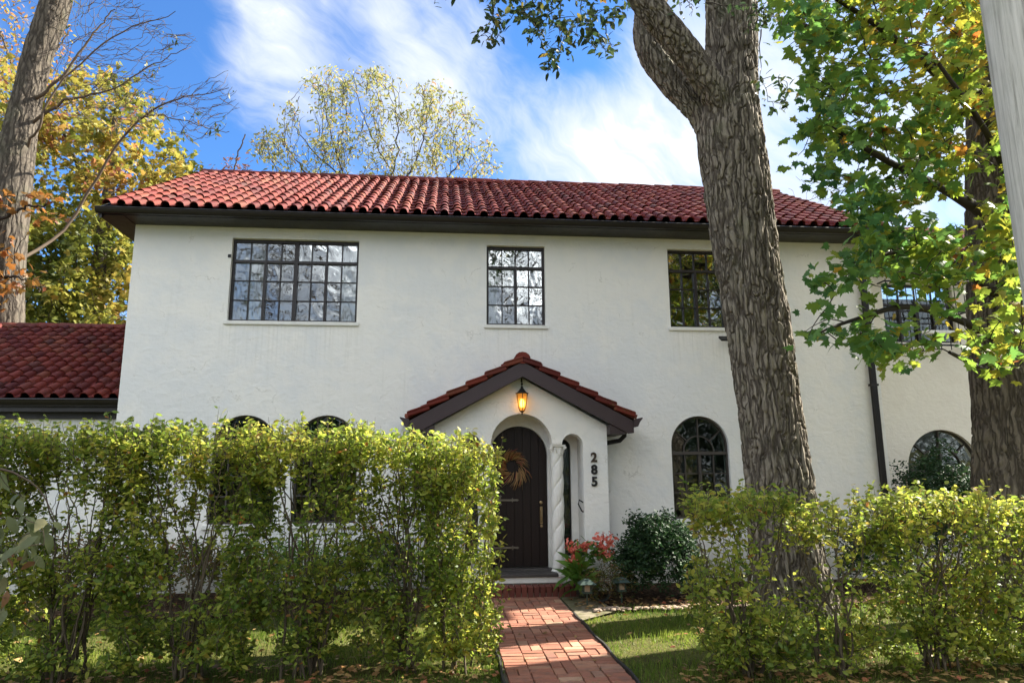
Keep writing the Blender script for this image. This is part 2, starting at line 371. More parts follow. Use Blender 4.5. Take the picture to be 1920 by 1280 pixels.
M['grass'] = leaf('grass_blade', [(0, (0.05, 0.095, 0.014)), (0.5, (0.13, 0.20, 0.025)), (0.85, (0.23, 0.26, 0.045)), (1, (0.36, 0.31, 0.13))], 0.5)
M['twig'] = m_simple('brown_twig', (0.10, 0.075, 0.055), 0.85, var=0.4, spec=0.2)
M['hedge_stem'] = m_simple('hedge_stem', (0.10, 0.08, 0.055), 0.85, var=0.6, scale=14, spec=0.2)
M['dark_twig'] = m_simple('dark_twig', (0.035, 0.028, 0.022), 0.85, var=0.4, spec=0.2)
def bark(name, ridge, furrow, zs=0.16, scale=9.0, moss=0.3):
    def fn(n):
        g = n.n.new('ShaderNodeNewGeometry').outputs['Position']
        wv = n.noise(g, 4, 3, 0.5, 0, 'Color'); s_ = n.vmath('SCALE', wv); s_.node.inputs['Scale'].default_value = 0.10
        q = n.mapping(n.vmath('ADD', g, s_), (1, 1, zs))
        e = n.voro(q, scale, 'DISTANCE_TO_EDGE'); f2 = n.noise(n.mapping(g, (1, 1, 0.22)), scale*3.2, 7, 0.7, 0.4)
        ed = n.maprange(e, 0.0, 0.22)
        col = n.mix(n.math('MULTIPLY', ed, n.maprange(f2, 0.3, 0.65, 0.45, 1)), furrow, ridge)
        col = n.mix(n.maprange(n.noise(g, 1.7, 5, 0.6), 0.5, 0.7, 0, moss), col, (ridge[0]*0.55, ridge[1]*0.72, ridge[2]*0.5))
        h = n.math('ADD', n.math('MULTIPLY', ed, 0.8), n.math('MULTIPLY', f2, 0.6))
        return pbsdf(n, col, 0.92, 0, n.bump(h, 0.9, 0.03), 0.15)
    return material(name, fn)
M['bark'] = bark('grey_brown_furrowed_bark', (0.29, 0.255, 0.205), (0.085, 0.071, 0.058), zs=0.09, scale=15.0, moss=0.3)
M['bark2'] = bark('dark_maple_bark', (0.19, 0.16, 0.125), (0.07, 0.058, 0.046), zs=0.09, scale=14)
M['bark3'] = bark('pale_brown_bark', (0.135, 0.115, 0.092), (0.05, 0.042, 0.035), zs=0.14, scale=9)
def pole_m(n):
    g = n.n.new('ShaderNodeNewGeometry').outputs['Position']
    a = n.noise(n.mapping(g, (30, 30, 1.0)), 1.4, 8, 0.7, 0.5); b = n.noise(g, 3, 4)
    col = n.ramp(a, [(0.3, (0.26, 0.25, 0.22)), (0.5, (0.52, 0.505, 0.46)), (0.7, (0.66, 0.64, 0.59))])
    col = n.mix(n.maprange(b, 0.5, 0.75, 0, 0.3), col, (0.25, 0.27, 0.20))
    return pbsdf(n, col, 0.85, 0, n.bump(a, 0.8, 0.012), 0.2)
M['pole'] = material('weathered_pole_wood', pole_m)
def glass(name, refl, rough=0.0, wav=0.5, sc=5.0):
    def fn(n):
        g = n.n.new('ShaderNodeNewGeometry').outputs['Position']
        rnd = n.n.new('ShaderNodeObjectInfo').outputs['Random']
        off = n.vmath('SCALE', (13.0, 7.0, 31.0)); n.l.new(rnd, off.node.inputs['Scale'])
        nz = n.noise(n.vmath('ADD', g, off), sc, 2, 0.4, 0.8)
        bp = n.bump(nz, wav, 0.02)
        gl = n.n.new('ShaderNodeBsdfGlossy'); gl.inputs['Roughness'].default_value = rough; gl.inputs[0].default_value = (0.97, 0.98, 1.0, 1); n.l.new(bp, gl.inputs['Normal'])
        tr = n.n.new('ShaderNodeBsdfTransparent'); tr.inputs[0].default_value = (0.85, 0.9, 0.88, 1)
        fr = n.n.new('ShaderNodeFresnel'); fr.inputs[0].default_value = 1.5
        x = n.n.new('ShaderNodeMixShader'); n.l.new(n.math('ADD', fr.outputs[0], refl, clamp=True), x.inputs[0])
        n.l.new(tr.outputs[0], x.inputs[1]); n.l.new(gl.outputs[0], x.inputs[2]); return x.outputs[0]
    return material(name, fn)
M['glass'] = glass('old_wavy_glass', 0.15, wav=0.36, sc=3.0)
M['glass_dark'] = glass('lower_window_glass', 0.0, wav=0.3)
def curtain(n):
    b = pbsdf(n, (0.75, 0.76, 0.78), 0.9, 0, None, 0.1); t = n.n.new('ShaderNodeBsdfTranslucent'); t.inputs[0].default_value = (0.75, 0.76, 0.78, 1)
    x = n.n.new('ShaderNodeMixShader'); x.inputs[0].default_value = 0.4; n.l.new(b, x.inputs[1]); n.l.new(t.outputs[0], x.inputs[2]); return x.outputs[0]
M['curtain'] = material('white_curtain', curtain)
def emit(name, col, st):
    def fn(n):
        e = n.n.new('ShaderNodeEmission'); e.inputs[0].default_value = (*col, 1); e.inputs[1].default_value = st; return e.outputs[0]
    return material(name, fn)
M['bulb'] = emit('warm_bulb', (1.0, 0.60, 0.2), 1.6)
def amber(n):
    t = n.n.new('ShaderNodeBsdfTransparent'); t.inputs[0].default_value = (1.0, 0.72, 0.35, 1)
    tr = n.n.new('ShaderNodeBsdfTranslucent'); tr.inputs[0].default_value = (0.9, 0.6, 0.25, 1)
    x = n.n.new('ShaderNodeMixShader'); x.inputs[0].default_value = 0.45; n.l.new(t.outputs[0], x.inputs[1]); n.l.new(tr.outputs[0], x.inputs[2]); return x.outputs[0]
M['amber'] = material('amber_lantern_glass', amber)
M['pumpkin'] = m_simple('orange_pumpkin_skin', (0.60, 0.17, 0.02), 0.5)
M['pebble'] = m_simple('tan_pebbles', (0.30, 0.22, 0.16), 0.8, var=0.5, scale=6)
M['rubber'] = m_simple('black_hose_rubber', (0.012, 0.014, 0.012), 0.4)
M['pot'] = m_simple('dark_plastic_pot', (0.025, 0.022, 0.02), 0.5)
M['wreath_straw'] = leaf('straw_wreath', [(0, (0.09, 0.06, 0.02)), (0.4, (0.24, 0.14, 0.04)), (0.75, (0.34, 0.18, 0.06)), (0.9, (0.20, 0.035, 0.02)), (1, (0.34, 0.09, 0.03))], 0.1, mode='obj')

# ------------------------------------------------------------------ ground
gx, gy = 110, 110
def ground():
    xs = np.concatenate([[-900, -300, -80, -30], np.linspace(-14, 16, 121), [30, 80, 300, 900]])
    ys = np.concatenate([[-900, -300, -80, -30, -16], np.linspace(-9, 3, 61), [12, 30, 80, 300, 900]])
    X, Y = np.meshgrid(xs, ys); Z = np.full(X.shape, -0.035)
    for i in range(X.shape[0]):
        for j in range(X.shape[1]):
            x, y = X[i, j], Y[i, j]
            if -14 < x < 16 and -9 < y < -1.2 and not (0.35 < x < 1.8): Z[i, j] += 0.03*noise.noise(Vector((x*0.9, y*0.9, 0)))+0.005
    V = np.stack([X, Y, Z], -1).reshape(-1, 3); n = X.shape[1]
    F = [(i*n+j, i*n+j+1, (i+1)*n+j+1, (i+1)*n+j) for i in range(X.shape[0]-1) for j in range(n-1)]
    return link('ground', npmesh('ground', V, F, True), M['lawn_soil'])
tag(ground(), kind='structure')
tag(MB().box((-60, -19, -0.06), (60, -12.4, -0.02)).build('road', m_simple('asphalt', (0.05, 0.05, 0.052), 0.9)), kind='structure')

# ------------------------------------------------------------------ house
HX0, HX1, HZ = -4.92, 7.33, 5.61      # wall corners and wall top
RY, RZ, EY, EZ = 3.55, 8.02, -0.45, 5.715   # ridge and eave line of the roof deck
DEPTH = 7.1
house = thing('house', (1.2, 0, 0), 'white stucco two-storey house with red clay tiled roof and arched porch', 'house')

def arc(cx, cz, r, a0, a1, n=20):
    return [(cx+r*math.cos(R(a0+(a1-a0)*k/n)), cz+r*math.sin(R(a0+(a1-a0)*k/n))) for k in range(n+1)]
def rect(x0, x1, z0, z1): return [(x0, z0), (x1, z0), (x1, z1), (x0, z1)]
def arch_open(x0, x1, z0, top):
    r_ = (x1-x0)/2; cz = top-r_; return [(x0, z0), (x1, z0)]+arc((x0+x1)/2, cz, r_, 0, 180)
UW = [(-3.42, -1.42, 4.07, 5.43), (0.66, 1.63, 4.065, 5.415), (3.735, 4.72, 4.07, 5.43)]
AW = [(-3.51, -2.55, 0.97, 2.595), (-2.28, -1.33, 0.97, 2.595), (3.645, 4.605, 0.97, 2.595)]
holes = [rect(*u) for u in UW]+[arch_open(a[0], a[1], a[2], a[3]) for a in AW]
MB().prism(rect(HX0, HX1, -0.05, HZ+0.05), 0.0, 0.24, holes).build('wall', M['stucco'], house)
# side and rear walls with gable tops
def gable_wall(x0, x1):
    poly = [(0.242, -0.05), (DEPTH, -0.05), (DEPTH, HZ+0.05), (RY, RZ-0.14), (0.242, HZ+0.16)]
    b = MB(); n = len(poly); V = [(x0, y, z) for y, z in poly]+[(x1, y, z) for y, z in poly]
    b.add(V, [tuple(range(n))[::-1], tuple(n+i for i in range(n))]+[(i, (i+1) % n, n+(i+1) % n, n+i) for i in range(n)])
    b.build('side_wall', M['stucco'], house)
gable_wall(HX0, HX0+0.22); gable_wall(HX1-0.22, HX1)
MB().box((HX0+0.222, DEPTH-0.2, -0.05), (HX1-0.222, DEPTH, HZ)).build('rear_wall', M['stucco'], house)
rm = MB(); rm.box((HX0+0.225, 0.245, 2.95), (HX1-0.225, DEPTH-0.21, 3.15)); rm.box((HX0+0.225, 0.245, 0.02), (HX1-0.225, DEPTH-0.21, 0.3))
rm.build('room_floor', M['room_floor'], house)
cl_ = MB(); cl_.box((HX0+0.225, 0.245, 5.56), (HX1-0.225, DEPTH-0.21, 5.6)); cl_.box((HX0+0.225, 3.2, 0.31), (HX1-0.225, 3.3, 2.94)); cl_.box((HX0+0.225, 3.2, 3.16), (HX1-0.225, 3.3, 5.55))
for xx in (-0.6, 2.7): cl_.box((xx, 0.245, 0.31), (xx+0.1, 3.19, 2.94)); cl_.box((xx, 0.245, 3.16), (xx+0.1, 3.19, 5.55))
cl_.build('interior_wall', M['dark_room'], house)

# ---- windows
def pane(parent, poly, y, mat, tilt=True):
    """one glass pane cut to a polygon in XZ; slightly out of plane as old glass is"""
    cx = sum(p[0] for p in poly)/len(poly); cz = sum(p[1] for p in poly)/len(poly)
    b = MB(); b.prism([(p[0], p[1]) for p in poly], y-0.002, y+0.002)
    o = b.build('pane', mat, parent, loc=(cx, y, cz))
    if tilt: o.rotation_euler = (R(random.gauss(0, 0.55)), 0, R(random.gauss(0, 0.7)))
    return o
def casement(x0, x1, z0, z1, cols, rows, thick_cols, yw=0.10, mat='steel_frame', gl='glass', transom_row=1, plain_cols=()):
    b = MB(); f = 0.035; d = 0.05; e = 0.003
    b.box((x0+e, yw-d/2, z0+e), (x1-e, yw+d/2, z0+e+f)); b.box((x0+e, yw-d/2, z1-e-f*1.2), (x1-e, yw+d/2, z1-e))
    for xa in (x0+e, x1-e-f): b.box((xa, yw-d/2-0.001, z0+e+f), (xa+f, yw+d/2, z1-e-f*1.2))
    xi0, xi1, zi0, zi1 = x0+e+f, x1-e-f, z0+e+f, z1-e-f*1.2
    cw = (xi1-xi0)/cols; rh = (zi1-zi0)/rows
    zt = zi1-rh*transom_row
    b.box((xi0, yw-d/2-0.006, zt-0.021), (xi1, yw+d/2, zt+0.021))
    xs = []
    for k in range(1, cols):
        x = xi0+cw*k
        tw, td = thick_cols.get(k, (0.007, 0.014))
        b.box((x-tw, yw-td-0.012, zi0), (x+tw, yw+td, zt-0.022))
        tw2, td2 = (tw, td) if k in plain_cols else ((0.010, 0.014) if k in thick_cols else (tw, td))
        b.box((x-tw2, yw-td2-0.004, zt+0.022), (x+tw2, yw+td2, zi1))
    for r_ in range(1, rows):
        if r_ == transom_row: continue
        z = zi1-rh*r_; b.box((xi0, yw-0.010, z-0.008), (xi1, yw+0.010, z+0.008))
    o = b.build('window', M[mat], house)
    for i in range(cols):
        for j in range(rows):
            pane(o, rect(xi0+cw*i+0.004, xi0+cw*(i+1)-0.004, zi0+rh*j+0.004, zi0+rh*(j+1)-0.004), yw+0.013, M[gl])
    # sill ledge
    MB().box((x0-0.045, -0.035, z0-0.06), (x1+0.045, 0.07, z0-0.001)).build('sill', M['white_plaster'], o, bevel=0.008)
    return o
w1 = casement(*UW[0], 8, 4, {4: (0.030, 0.03), 2: (0.020, 0.024), 6: (0.020, 0.024)}, plain_cols=(4,))
MB().box((-3.47, -0.012, 5.10), (-3.423, 0.05, 5.15)).build('hinge_pin', M['iron'], w1)
casement(*UW[1], 4, 4, {2: (0.022, 0.026)})
casement(*UW[2], 4, 4, {2: (0.022, 0.026)})
def arched(x0, x1, z0, top, yw=0.09, ztr=2.0, rin=0.25, mat='grey_frame', transom=0.05, gl='glass_dark', yoff=0.0, parent=None, rows_h=0.30, sill=True):
    r_ = (x1-x0)/2; cx = (x0+x1)/2; cz = top-r_; y = yw+yoff; b = MB(); f = 0.028; e = 0.003
    # outer ring and jambs
    outer = [(x0+e, z0+e), (x1-e, z0+e)]+arc(cx, cz, r_-e, 0, 180, 28)
    inner = [(x0+f, z0+f), (x1-f, z0+f)]+arc(cx, cz, r_-f, 0, 180, 28)
    b.prism(outer, y-0.03, y+0.03, [inner])
    b.box((x0+f, y-0.045, ztr-transom/2), (x1-f, y+0.03, ztr+transom/2))
    zt = ztr+transom/2; zb = ztr-transom/2
    Rr = r_-f; zc = zt
    # fan lights above the transom
    half = arc(cx, zc, rin+0.008, 0, 180, 16)+arc(cx, zc, rin-0.008, 180, 0, 16)
    b.prism(half, y-0.018, y+0.012)
    def hit(a):
        dx, dz = math.cos(R(a)), math.sin(R(a)); oz = zc-cz
        bq = dz*oz; return -bq+math.sqrt(bq*bq-(oz*oz-Rr*Rr))
    b.bar((cx, y-0.004, zc), (cx, y-0.004, cz+Rr), 0.018, 0.03)
    for a in (42, 138): b.bar((cx+rin*math.cos(R(a)), y-0.004, zc+rin*math.sin(R(a))), (cx+hit(a)*math.cos(R(a)), y-0.004, zc+hit(a)*math.sin(R(a))), 0.015, 0.028)
    # lower casements
    b.box((cx-0.022, y-0.035, z0+f), (cx+0.022, y+0.02, zb))
    for s in (-1, 1):
        x = cx+s*(r_-f+0.022)/2; b.box((x-0.009, y-0.02, z0+f), (x+0.009, y+0.015, zb))
    zz_ = []; z = zb-rows_h
    while z > z0+0.12: zz_.append(z); b.box((x0+f, y-0.012, z-0.009), (x1-f, y+0.012, z+0.009)); z -= rows_h
    o = b.build('window', M[mat], house)
    def P_(a, rr): return (cx+rr*math.cos(R(a)), zc+rr*math.sin(R(a)))
    for a0, a1 in ((0, 90), (90, 180)):
        pane(o, [(cx, zc)]+[P_(a0+(a1-a0)*k/8, rin) for k in range(9)], y+0.014, M[gl])
    for a0, a1 in ((0.0, 42), (42, 90), (90, 138), (138, 180)):
        pane(o, [P_(a0+(a1-a0)*k/8, rin) for k in range(9)]+[P_(a1+(a0-a1)*k/8, hit(a1+(a0-a1)*k/8)) for k in range(9)], y+0.014, M[gl])
    xsl = [x0+f, cx-(r_-f+0.022)/2, cx, cx+(r_-f+0.022)/2, x1-f]; zl = [zb]+zz_+[z0+f]
    for i in range(4):
        for j in range(len(zl)-1): pane(o, rect(xsl[i]+0.003, xsl[i+1]-0.003, zl[j+1]+0.003, zl[j]-0.003), y+0.014, M[gl])
    if sill: MB().box((x0-0.05, yoff-0.045, z0-0.07), (x1+0.05, yoff+0.05, z0-0.001)).build('sill', M['white_plaster'], o, bevel=0.01)
    return o
for k, a in enumerate(AW): arched(*a)
# curtains behind the upper windows (things of their own)
def drape(name, x0, x1, z0, z1, y, folds, amp, label, mat='curtain'):
    n = folds*8; V = []; F = []
    for j in range(7):
        for i in range(n+1):
            t = i/n; z = z1+(z0-z1)*j/6
            V.append((x0+(x1-x0)*t, y+amp*math.sin(t*folds*2*math.pi+0.4*math.sin(j*0.8))+0.01*math.sin(j*1.3), z))
    for j in range(6):
        for i in range(n): F.append((j*(n+1)+i, j*(n+1)+i+1, (j+1)*(n+1)+i+1, (j+1)*(n+1)+i))
    o = link(name, npmesh(name, V, F, True), M[mat]); tag(o, label, 'curtain'); return o
drape('curtain', -3.44, -2.98, 3.9, 5.5, 0.36, 5, 0.025, 'white curtain hanging at the left side of the wide upper window')
drape('curtain', -1.72, -1.40, 3.9, 5.5, 0.36, 4, 0.025, 'white curtain hanging at the right side of the wide upper window')
drape('curtain', 0.64, 0.86, 3.9, 5.5, 0.36, 3, 0.02, 'white curtain hanging inside the middle upper window')
drape('window_blind', 0.92, 1.16, 5.05, 5.5, 0.30, 1, 0.002, 'pale pulled-up blind at the top of the middle upper window')

# ---- roof tiles
TW = 0.2125
def tile_mesh(L, thick=0.014, wdt=TW, h=0.068):
    prof = [(0.0, 0.008)]
    for k in range(9):
        a = math.pi*k/8; prof.append((0.012+0.064*(1-math.cos(a)), 0.010+h*math.sin(a)**0.85))
    prof += [(wdt*0.80, 0.000), (wdt*0.93, 0.004), (wdt+0.008, 0.012)]
    V = []; F = []; n = len(prof)
    for (yy, lift) in ((0.0, 0.030), (L, 0.0)):
        for x, z in prof: V.append((x, yy, z+lift))
    for yy, lift in ((0.0, 0.030), (L, 0.0)):
        for x, z in prof: V.append((x, yy, z+lift-thick))
    for i in range(n-1):
        F.append((i, i+1, n+i+1, n+i)); F.append((2*n+i, 3*n+i, 3*n+i+1, 2*n+i+1)); F.append((i, 2*n+i, 2*n+i+1, i+1))
    F.append((0, n, 3*n, 2*n)); F.append((n-1, 3*n-1, 4*n-1, 2*n-1))
    return V, F
def tile_field(parent, origin, adir, sdir, ncols, nrows, expo, keep, name='roof_tile', wdt=TW, h=0.068):
    """rows of clay tiles on a roof plane; keep(i, j) picks the ones that are objects of their own"""
    V, F = tile_mesh(expo+0.07, wdt=wdt, h=h)
    me = bpy.data.meshes.new(name); me.from_pydata(V, [], F); me.update(); me.materials.append(M['tile'])
    sm = np.ones(len(me.polygons), dtype=bool); me.polygons.foreach_set('use_smooth', sm)
    try: me.set_sharp_from_angle(angle=R(50))
    except Exception: pass
    A = Vector(adir).normalized(); S = Vector(sdir).normalized(); N = A.cross(S)
    Bm = Matrix((A, S, N)).transposed(); V0 = np.array(V); allV = []; allF = []; pw = wloc(parent)
    for j in range(nrows):
        sh = random.uniform(-0.006, 0.006)
        for i in range(ncols):
            rot = Bm @ Matrix.Rotation(R(random.gauss(0, 0.9)), 3, 'Z') @ Matrix.Rotation(R(random.gauss(0, 0.7)), 3, 'X')
            p = Vector(origin)+A*(i*wdt+sh+random.uniform(-.004, .004))+S*(j*expo+random.uniform(-.012, .012))+N*random.uniform(0, 0.006)
            if keep(i, j):
                o = bpy.data.objects.new(name, me); COL.objects.link(o); o.parent = parent
                o.location = p-pw; o.rotation_euler = rot.to_euler()
            else:
                allV.append(V0 @ np.array(rot).T+np.array(p)); allF.append(np.array([f for f in F])+len(allF)*len(V0))
    if allV:
        o = link('roof_tiles', npmesh('roof_tiles', np.concatenate(allV), np.concatenate(allF), True), M['tile_stuff'], parent)
        try: o.data.set_sharp_from_angle(angle=R(50))
        except Exception: pass
        tag(o, kind='stuff')
def slab(x0, x1, p, q, t):
    """roof deck between lines p and q (y, z), thickness t below"""
    b = MB(); (y0, z0), (y1, z1) = p, q
    b.add([(x0, y0, z0), (x1, y0, z0), (x1, y1, z1), (x0, y1, z1), (x0, y0, z0-t), (x1, y0, z0-t), (x1, y1, z1-t), (x0, y1, z1-t)],
          [(0, 1, 2, 3), (7, 6, 5, 4), (0, 4, 5, 1), (1, 5, 6, 2), (2, 6, 7, 3), (3, 7, 4, 0)]); return b
RX0, RX1 = -5.24, 7.66
roof = slab(RX0, RX1, (EY, EZ), (RY, RZ), 0.07).build('roof', M['brown'], house)
slab(RX0, RX1, (RY+0.001, RZ-0.001), (DEPTH+0.45, EZ), 0.07).build('rear_roof', M['tile_stuff'], house)
sl_ = Vector((0, RY-EY, RZ-EZ)); SLN = sl_.length; nrow = 15; expo = SLN/nrow; ncol = int((RX1-RX0)/TW)
tile_field(roof, (RX0+0.02, EY-0.03, EZ+0.005), (1, 0, 0), tuple(sl_), ncol, nrow, expo, lambda i, j: j < 5 and i*5+j < 300)
def ridge(parent, p, q, L, r_, name='ridge_tile', mat='tile', sag=0.0):
    p = Vector(p); q = Vector(q); d = (q-p); n = max(1, int(d.length/L)); t = d.normalized(); ang = math.atan2(t.y, t.x)
    V = []; F = []; K = 9
    for (x, rr) in ((0, r_*1.06), (L*1.12, r_*0.92)):
        for k in range(K):
            a = math.pi*(-0.08+1.16*k/(K-1)); V.append((x, rr*math.cos(a), rr*math.sin(a)*0.85))
    for (x, rr) in ((0, r_*1.06-0.015), (L*1.12, r_*0.92-0.015)):
        for k in range(K):
            a = math.pi*(-0.08+1.16*k/(K-1)); V.append((x, rr*math.cos(a), rr*math.sin(a)*0.85))
    for k in range(K-1):
        F.append((k, K+k, K+k+1, k+1)); F.append((2*K+k, 2*K+k+1, 3*K+k+1, 3*K+k)); F.append((k, k+1, 2*K+k+1, 2*K+k))
    me = bpy.data.meshes.new(name); me.from_pydata(V, [], F); me.update(); me.materials.append(M[mat])
    me.polygons.foreach_set('use_smooth', [True]*len(me.polygons)); pw = wloc(parent)
    for k in range(n+1):
        o = bpy.data.objects.new(name, me); COL.objects.link(o); o.parent = parent
        o.location = p+t*(k*d.length/(n+1))+Vector((0, 0, random.uniform(-.006, .006)))-pw; o.rotation_euler = (R(random.gauss(0, 1.2)), 0, ang+R(random.gauss(0, 0.8)))
ridge(roof, (RX0, RY, RZ+0.03), (RX1-0.05, RY, RZ+0.03), 0.42, 0.12)
# gutter, fascia and soffit
def gutter(parent, x0, x1, y, z, mat='brown', s=1.0, name='gutter'):
    prof = [(0, 0), (-0.105*s, 0), (-0.118*s, -0.018*s), (-0.108*s, -0.03*s), (-0.098*s, -0.06*s), (-0.075*s, -0.10*s), (-0.05*s, -0.12*s), (0, -0.12*s)]
    inner = [(0.0-0.006, 0.001), (-0.098*s, 0.001), (-0.09*s, -0.05*s), (-0.05*s, -0.10*s), (-0.006, -0.10*s)]
    b = MB(); n = len(prof); V = [(x0, y+a, z+c) for a, c in prof]+[(x1, y+a, z+c) for a, c in prof]
    F = [(i, (i+1) % n, n+(i+1) % n, n+i) for i in range(1, n)]+[tuple(range(n)), tuple(n+i for i in range(n))[::-1]]
    b.add(V, F); return b.build(name, M[mat], parent)
gutter(house, RX0-0.06, RX1+0.06, EY-0.002, EZ-0.012, s=0.76)
MB().box((RX0-0.02, EY, 5.612), (RX1+0.02, EY+0.028, EZ-0.002)).build('fascia', M['brown'], house)
MB().box((RX0-0.01, EY+0.03, 5.606), (RX1+0.01, -0.003, 5.628)).build('soffit', M['brown'], house)
sd = MB()
for xa, xb in ((RX0-0.012, HX0-0.004), (HX1+0.004, RX1+0.012)):
    sd.add([(xa, EY, EZ-0.075), (xb, EY, EZ-0.075), (xb, RY, RZ-0.075), (xa, RY, RZ-0.075), (xa, EY, EZ-0.10), (xb, EY, EZ-0.10), (xb, RY, RZ-0.10), (xa, RY, RZ-0.10)],
           [(0, 1, 2, 3), (7, 6, 5, 4), (0, 4, 5, 1), (1, 5, 6, 2), (2, 6, 7, 3), (3, 7, 4, 0)])
for xa in (RX0-0.016, RX1-0.02):
    sd.add([(xa, EY, EZ+0.02), (xa+0.03, EY, EZ+0.02), (xa+0.03, RY, RZ+0.02), (xa, RY, RZ+0.02), (xa, EY, EZ-0.17), (xa+0.03, EY, EZ-0.17), (xa+0.03, RY, RZ-0.17), (xa, RY, RZ-0.17)],
           [(0, 1, 2, 3), (7, 6, 5, 4), (0, 4, 5, 1), (1, 5, 6, 2), (2, 6, 7, 3), (3, 7, 4, 0)])
sd.build('rake_board', M['brown'], house)
se = MB()
for xa, xb in ((RX0-0.06, HX0-0.004), (HX1+0.004, RX1+0.06)):
    se.box((xa, EY+0.031, 5.600), (xb, DEPTH+0.3, 5.71))
se.build('side_eave', M['brown'], house)

# ---- downspout at the right corner
ds = MB()
ds.box((7.13, -0.085, 0.12), (7.215, -0.015, 5.4))
ds.bar((7.172, -0.05, 5.38), (7.172, -0.45, 5.60), 0.085, 0.07, (0, 0, 1))
for z in (1.2, 3.1, 5.0): ds.box((7.105, -0.089, z), (7.24, -0.002, z+0.035))
for x in (7.148, 7.172, 7.196): ds.box((x-0.004, -0.091, 0.12), (x+0.004, -0.084, 5.4))
ds.bar((7.172, -0.05, 0.16), (7.172, -0.32, 0.05), 0.085, 0.07, (0, 0, 1))
ds.build('downspout', M['brown'], house)

# ---- right wing, set back
WY = 1.1
wing = [arch_open(8.43, 9.87, 0.55, 2.44), rect(8.28, 9.72, 4.08, 5.22)]
MB().prism(rect(HX1+0.004, 12.6, -0.05, 5.55), WY, WY+0.24, wing).build('wing_wall', M['stucco_cream'], house)
MB().box((12.38, WY+0.242, -0.05), (12.6, 6.5, 5.55)).build('wing_side_wall', M['stucco_cream'], house)
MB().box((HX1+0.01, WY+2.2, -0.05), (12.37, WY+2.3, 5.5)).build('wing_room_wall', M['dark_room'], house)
arched(8.43, 9.87, 0.55, 2.44, yw=0.10, yoff=WY, ztr=1.68, rin=0.40, transom=0.09, rows_h=0.3)
casement(8.28, 9.72, 4.08, 5.22, 4, 3, {2: (0.03, 0.03), 1: (0.018, 0.02), 3: (0.018, 0.02)}, yw=WY+0.10, mat='steel_frame', gl='glass_dark')
wroof = slab(HX1+0.34, 13.0, (WY-0.5, 5.66), (WY+3.2, 7.5), 0.07).build('wing_roof', M['brown'], house)
s2 = Vector((0, 3.7, 1.84)); tile_field(wroof, (HX1+0.36, WY-0.53, 5.665), (1, 0, 0), tuple(s2), 24, 15, s2.length/15, lambda i, j: False)
gutter(house, HX1+0.34, 13.0, WY-0.502, 5.675, name='wing_gutter')
MB().box((HX1+0.34, WY-0.47, 5.556), (13.0, WY-0.003, 5.575)).box((HX1+0.34, WY-0.5, 5.55), (13.0, WY-0.473, 5.655)).build('wing_soffit', M['brown'], house)
# iron grille of the wing window
gr = thing('window_grille', (9.0, WY-0.2, 4.0), 'black wrought iron grille over the upper window behind the maple leaves', 'window grille')
gb = MB(); gb.box((8.2, WY-0.22, 3.98), (9.8, WY-0.19, 4.01)); gb.box((8.2, WY-0.22, 4.62), (9.8, WY-0.19, 4.645)); gb.box((8.2, WY-0.22, 5.2), (9.8, WY-0.19, 5.225))
for z in (3.98, 4.62, 5.2):
    for x in (8.2, 9.777): gb.box((x, WY-0.188, z), (x+0.023, WY-0.001, z+0.023))
gb.build('rail', M['iron'], gr)
for k in range(9):
    x = 8.22+k*0.1945; MB().tube([(x, WY-0.23, 3.9), (x, WY-0.23, 5.25)], 0.009, 6).build('bar', M['iron'], gr)

# ------------------------------------------------------------------ porch
PX = 1.15; PY = -0.6
porch_out = [(-0.15, -0.05), (0.22, -0.05), (0.22, 0.235), (2.08, 0.235), (2.08, -0.05), (2.45, -0.05), (2.45, 2.40), (PX, 3.12), (-0.15, 2.40)]
SPR = 2.115
hole = [(0.2201, 0.2351), (2.0799, 0.2351)]
hole = [(0.22, 0.30), (2.08, 0.30)]+arc(1.92, SPR, 0.16, 0, 180, 14)+arc(PX, SPR, 0.46, 0, 180, 30)+arc(0.38, SPR, 0.16, 0, 180, 14)
out = [(-0.15, -0.05), (2.45, -0.05), (2.45, 2.40), (PX, 3.12), (-0.15, 2.40)]
# one hole from the platform up through the three arches
porch = MB().prism(out, PY, PY+0.26, [[(0.22, 0.24), (2.08, 0.24)]+hole[2:]]).build('porch_wall', M['stucco'], house)
MB().box((0.225, PY+0.262, -0.05), (2.075, -0.15, 0.238)).build('porch_floor', M['white_plaster'], house)
MB().box((-0.148, PY+0.262, -0.05), (0.218, -0.003, 2.40)).box((2.082, PY+0.262, -0.05), (2.448, -0.003, 2.40)).build('porch_side_wall', M['stucco'], house)
dr_open = [(0.70, 0.245), (1.60, 0.245)]+arc(PX, 1.97, 0.45, 0, 180, 28)
MB().prism(rect(0.222, 2.078, 0.242, 3.0), -0.145, -0.02, [dr_open, arch_open(1.72, 1.97, 0.45, 2.22), arch_open(0.33, 0.58, 0.45, 2.22)]).build('porch_back_wall', M['stucco'], house)
MB().box((0.225, PY+0.265, 2.62), (2.075, -0.147, 2.66)).build('porch_ceiling', M['stucco'], house)
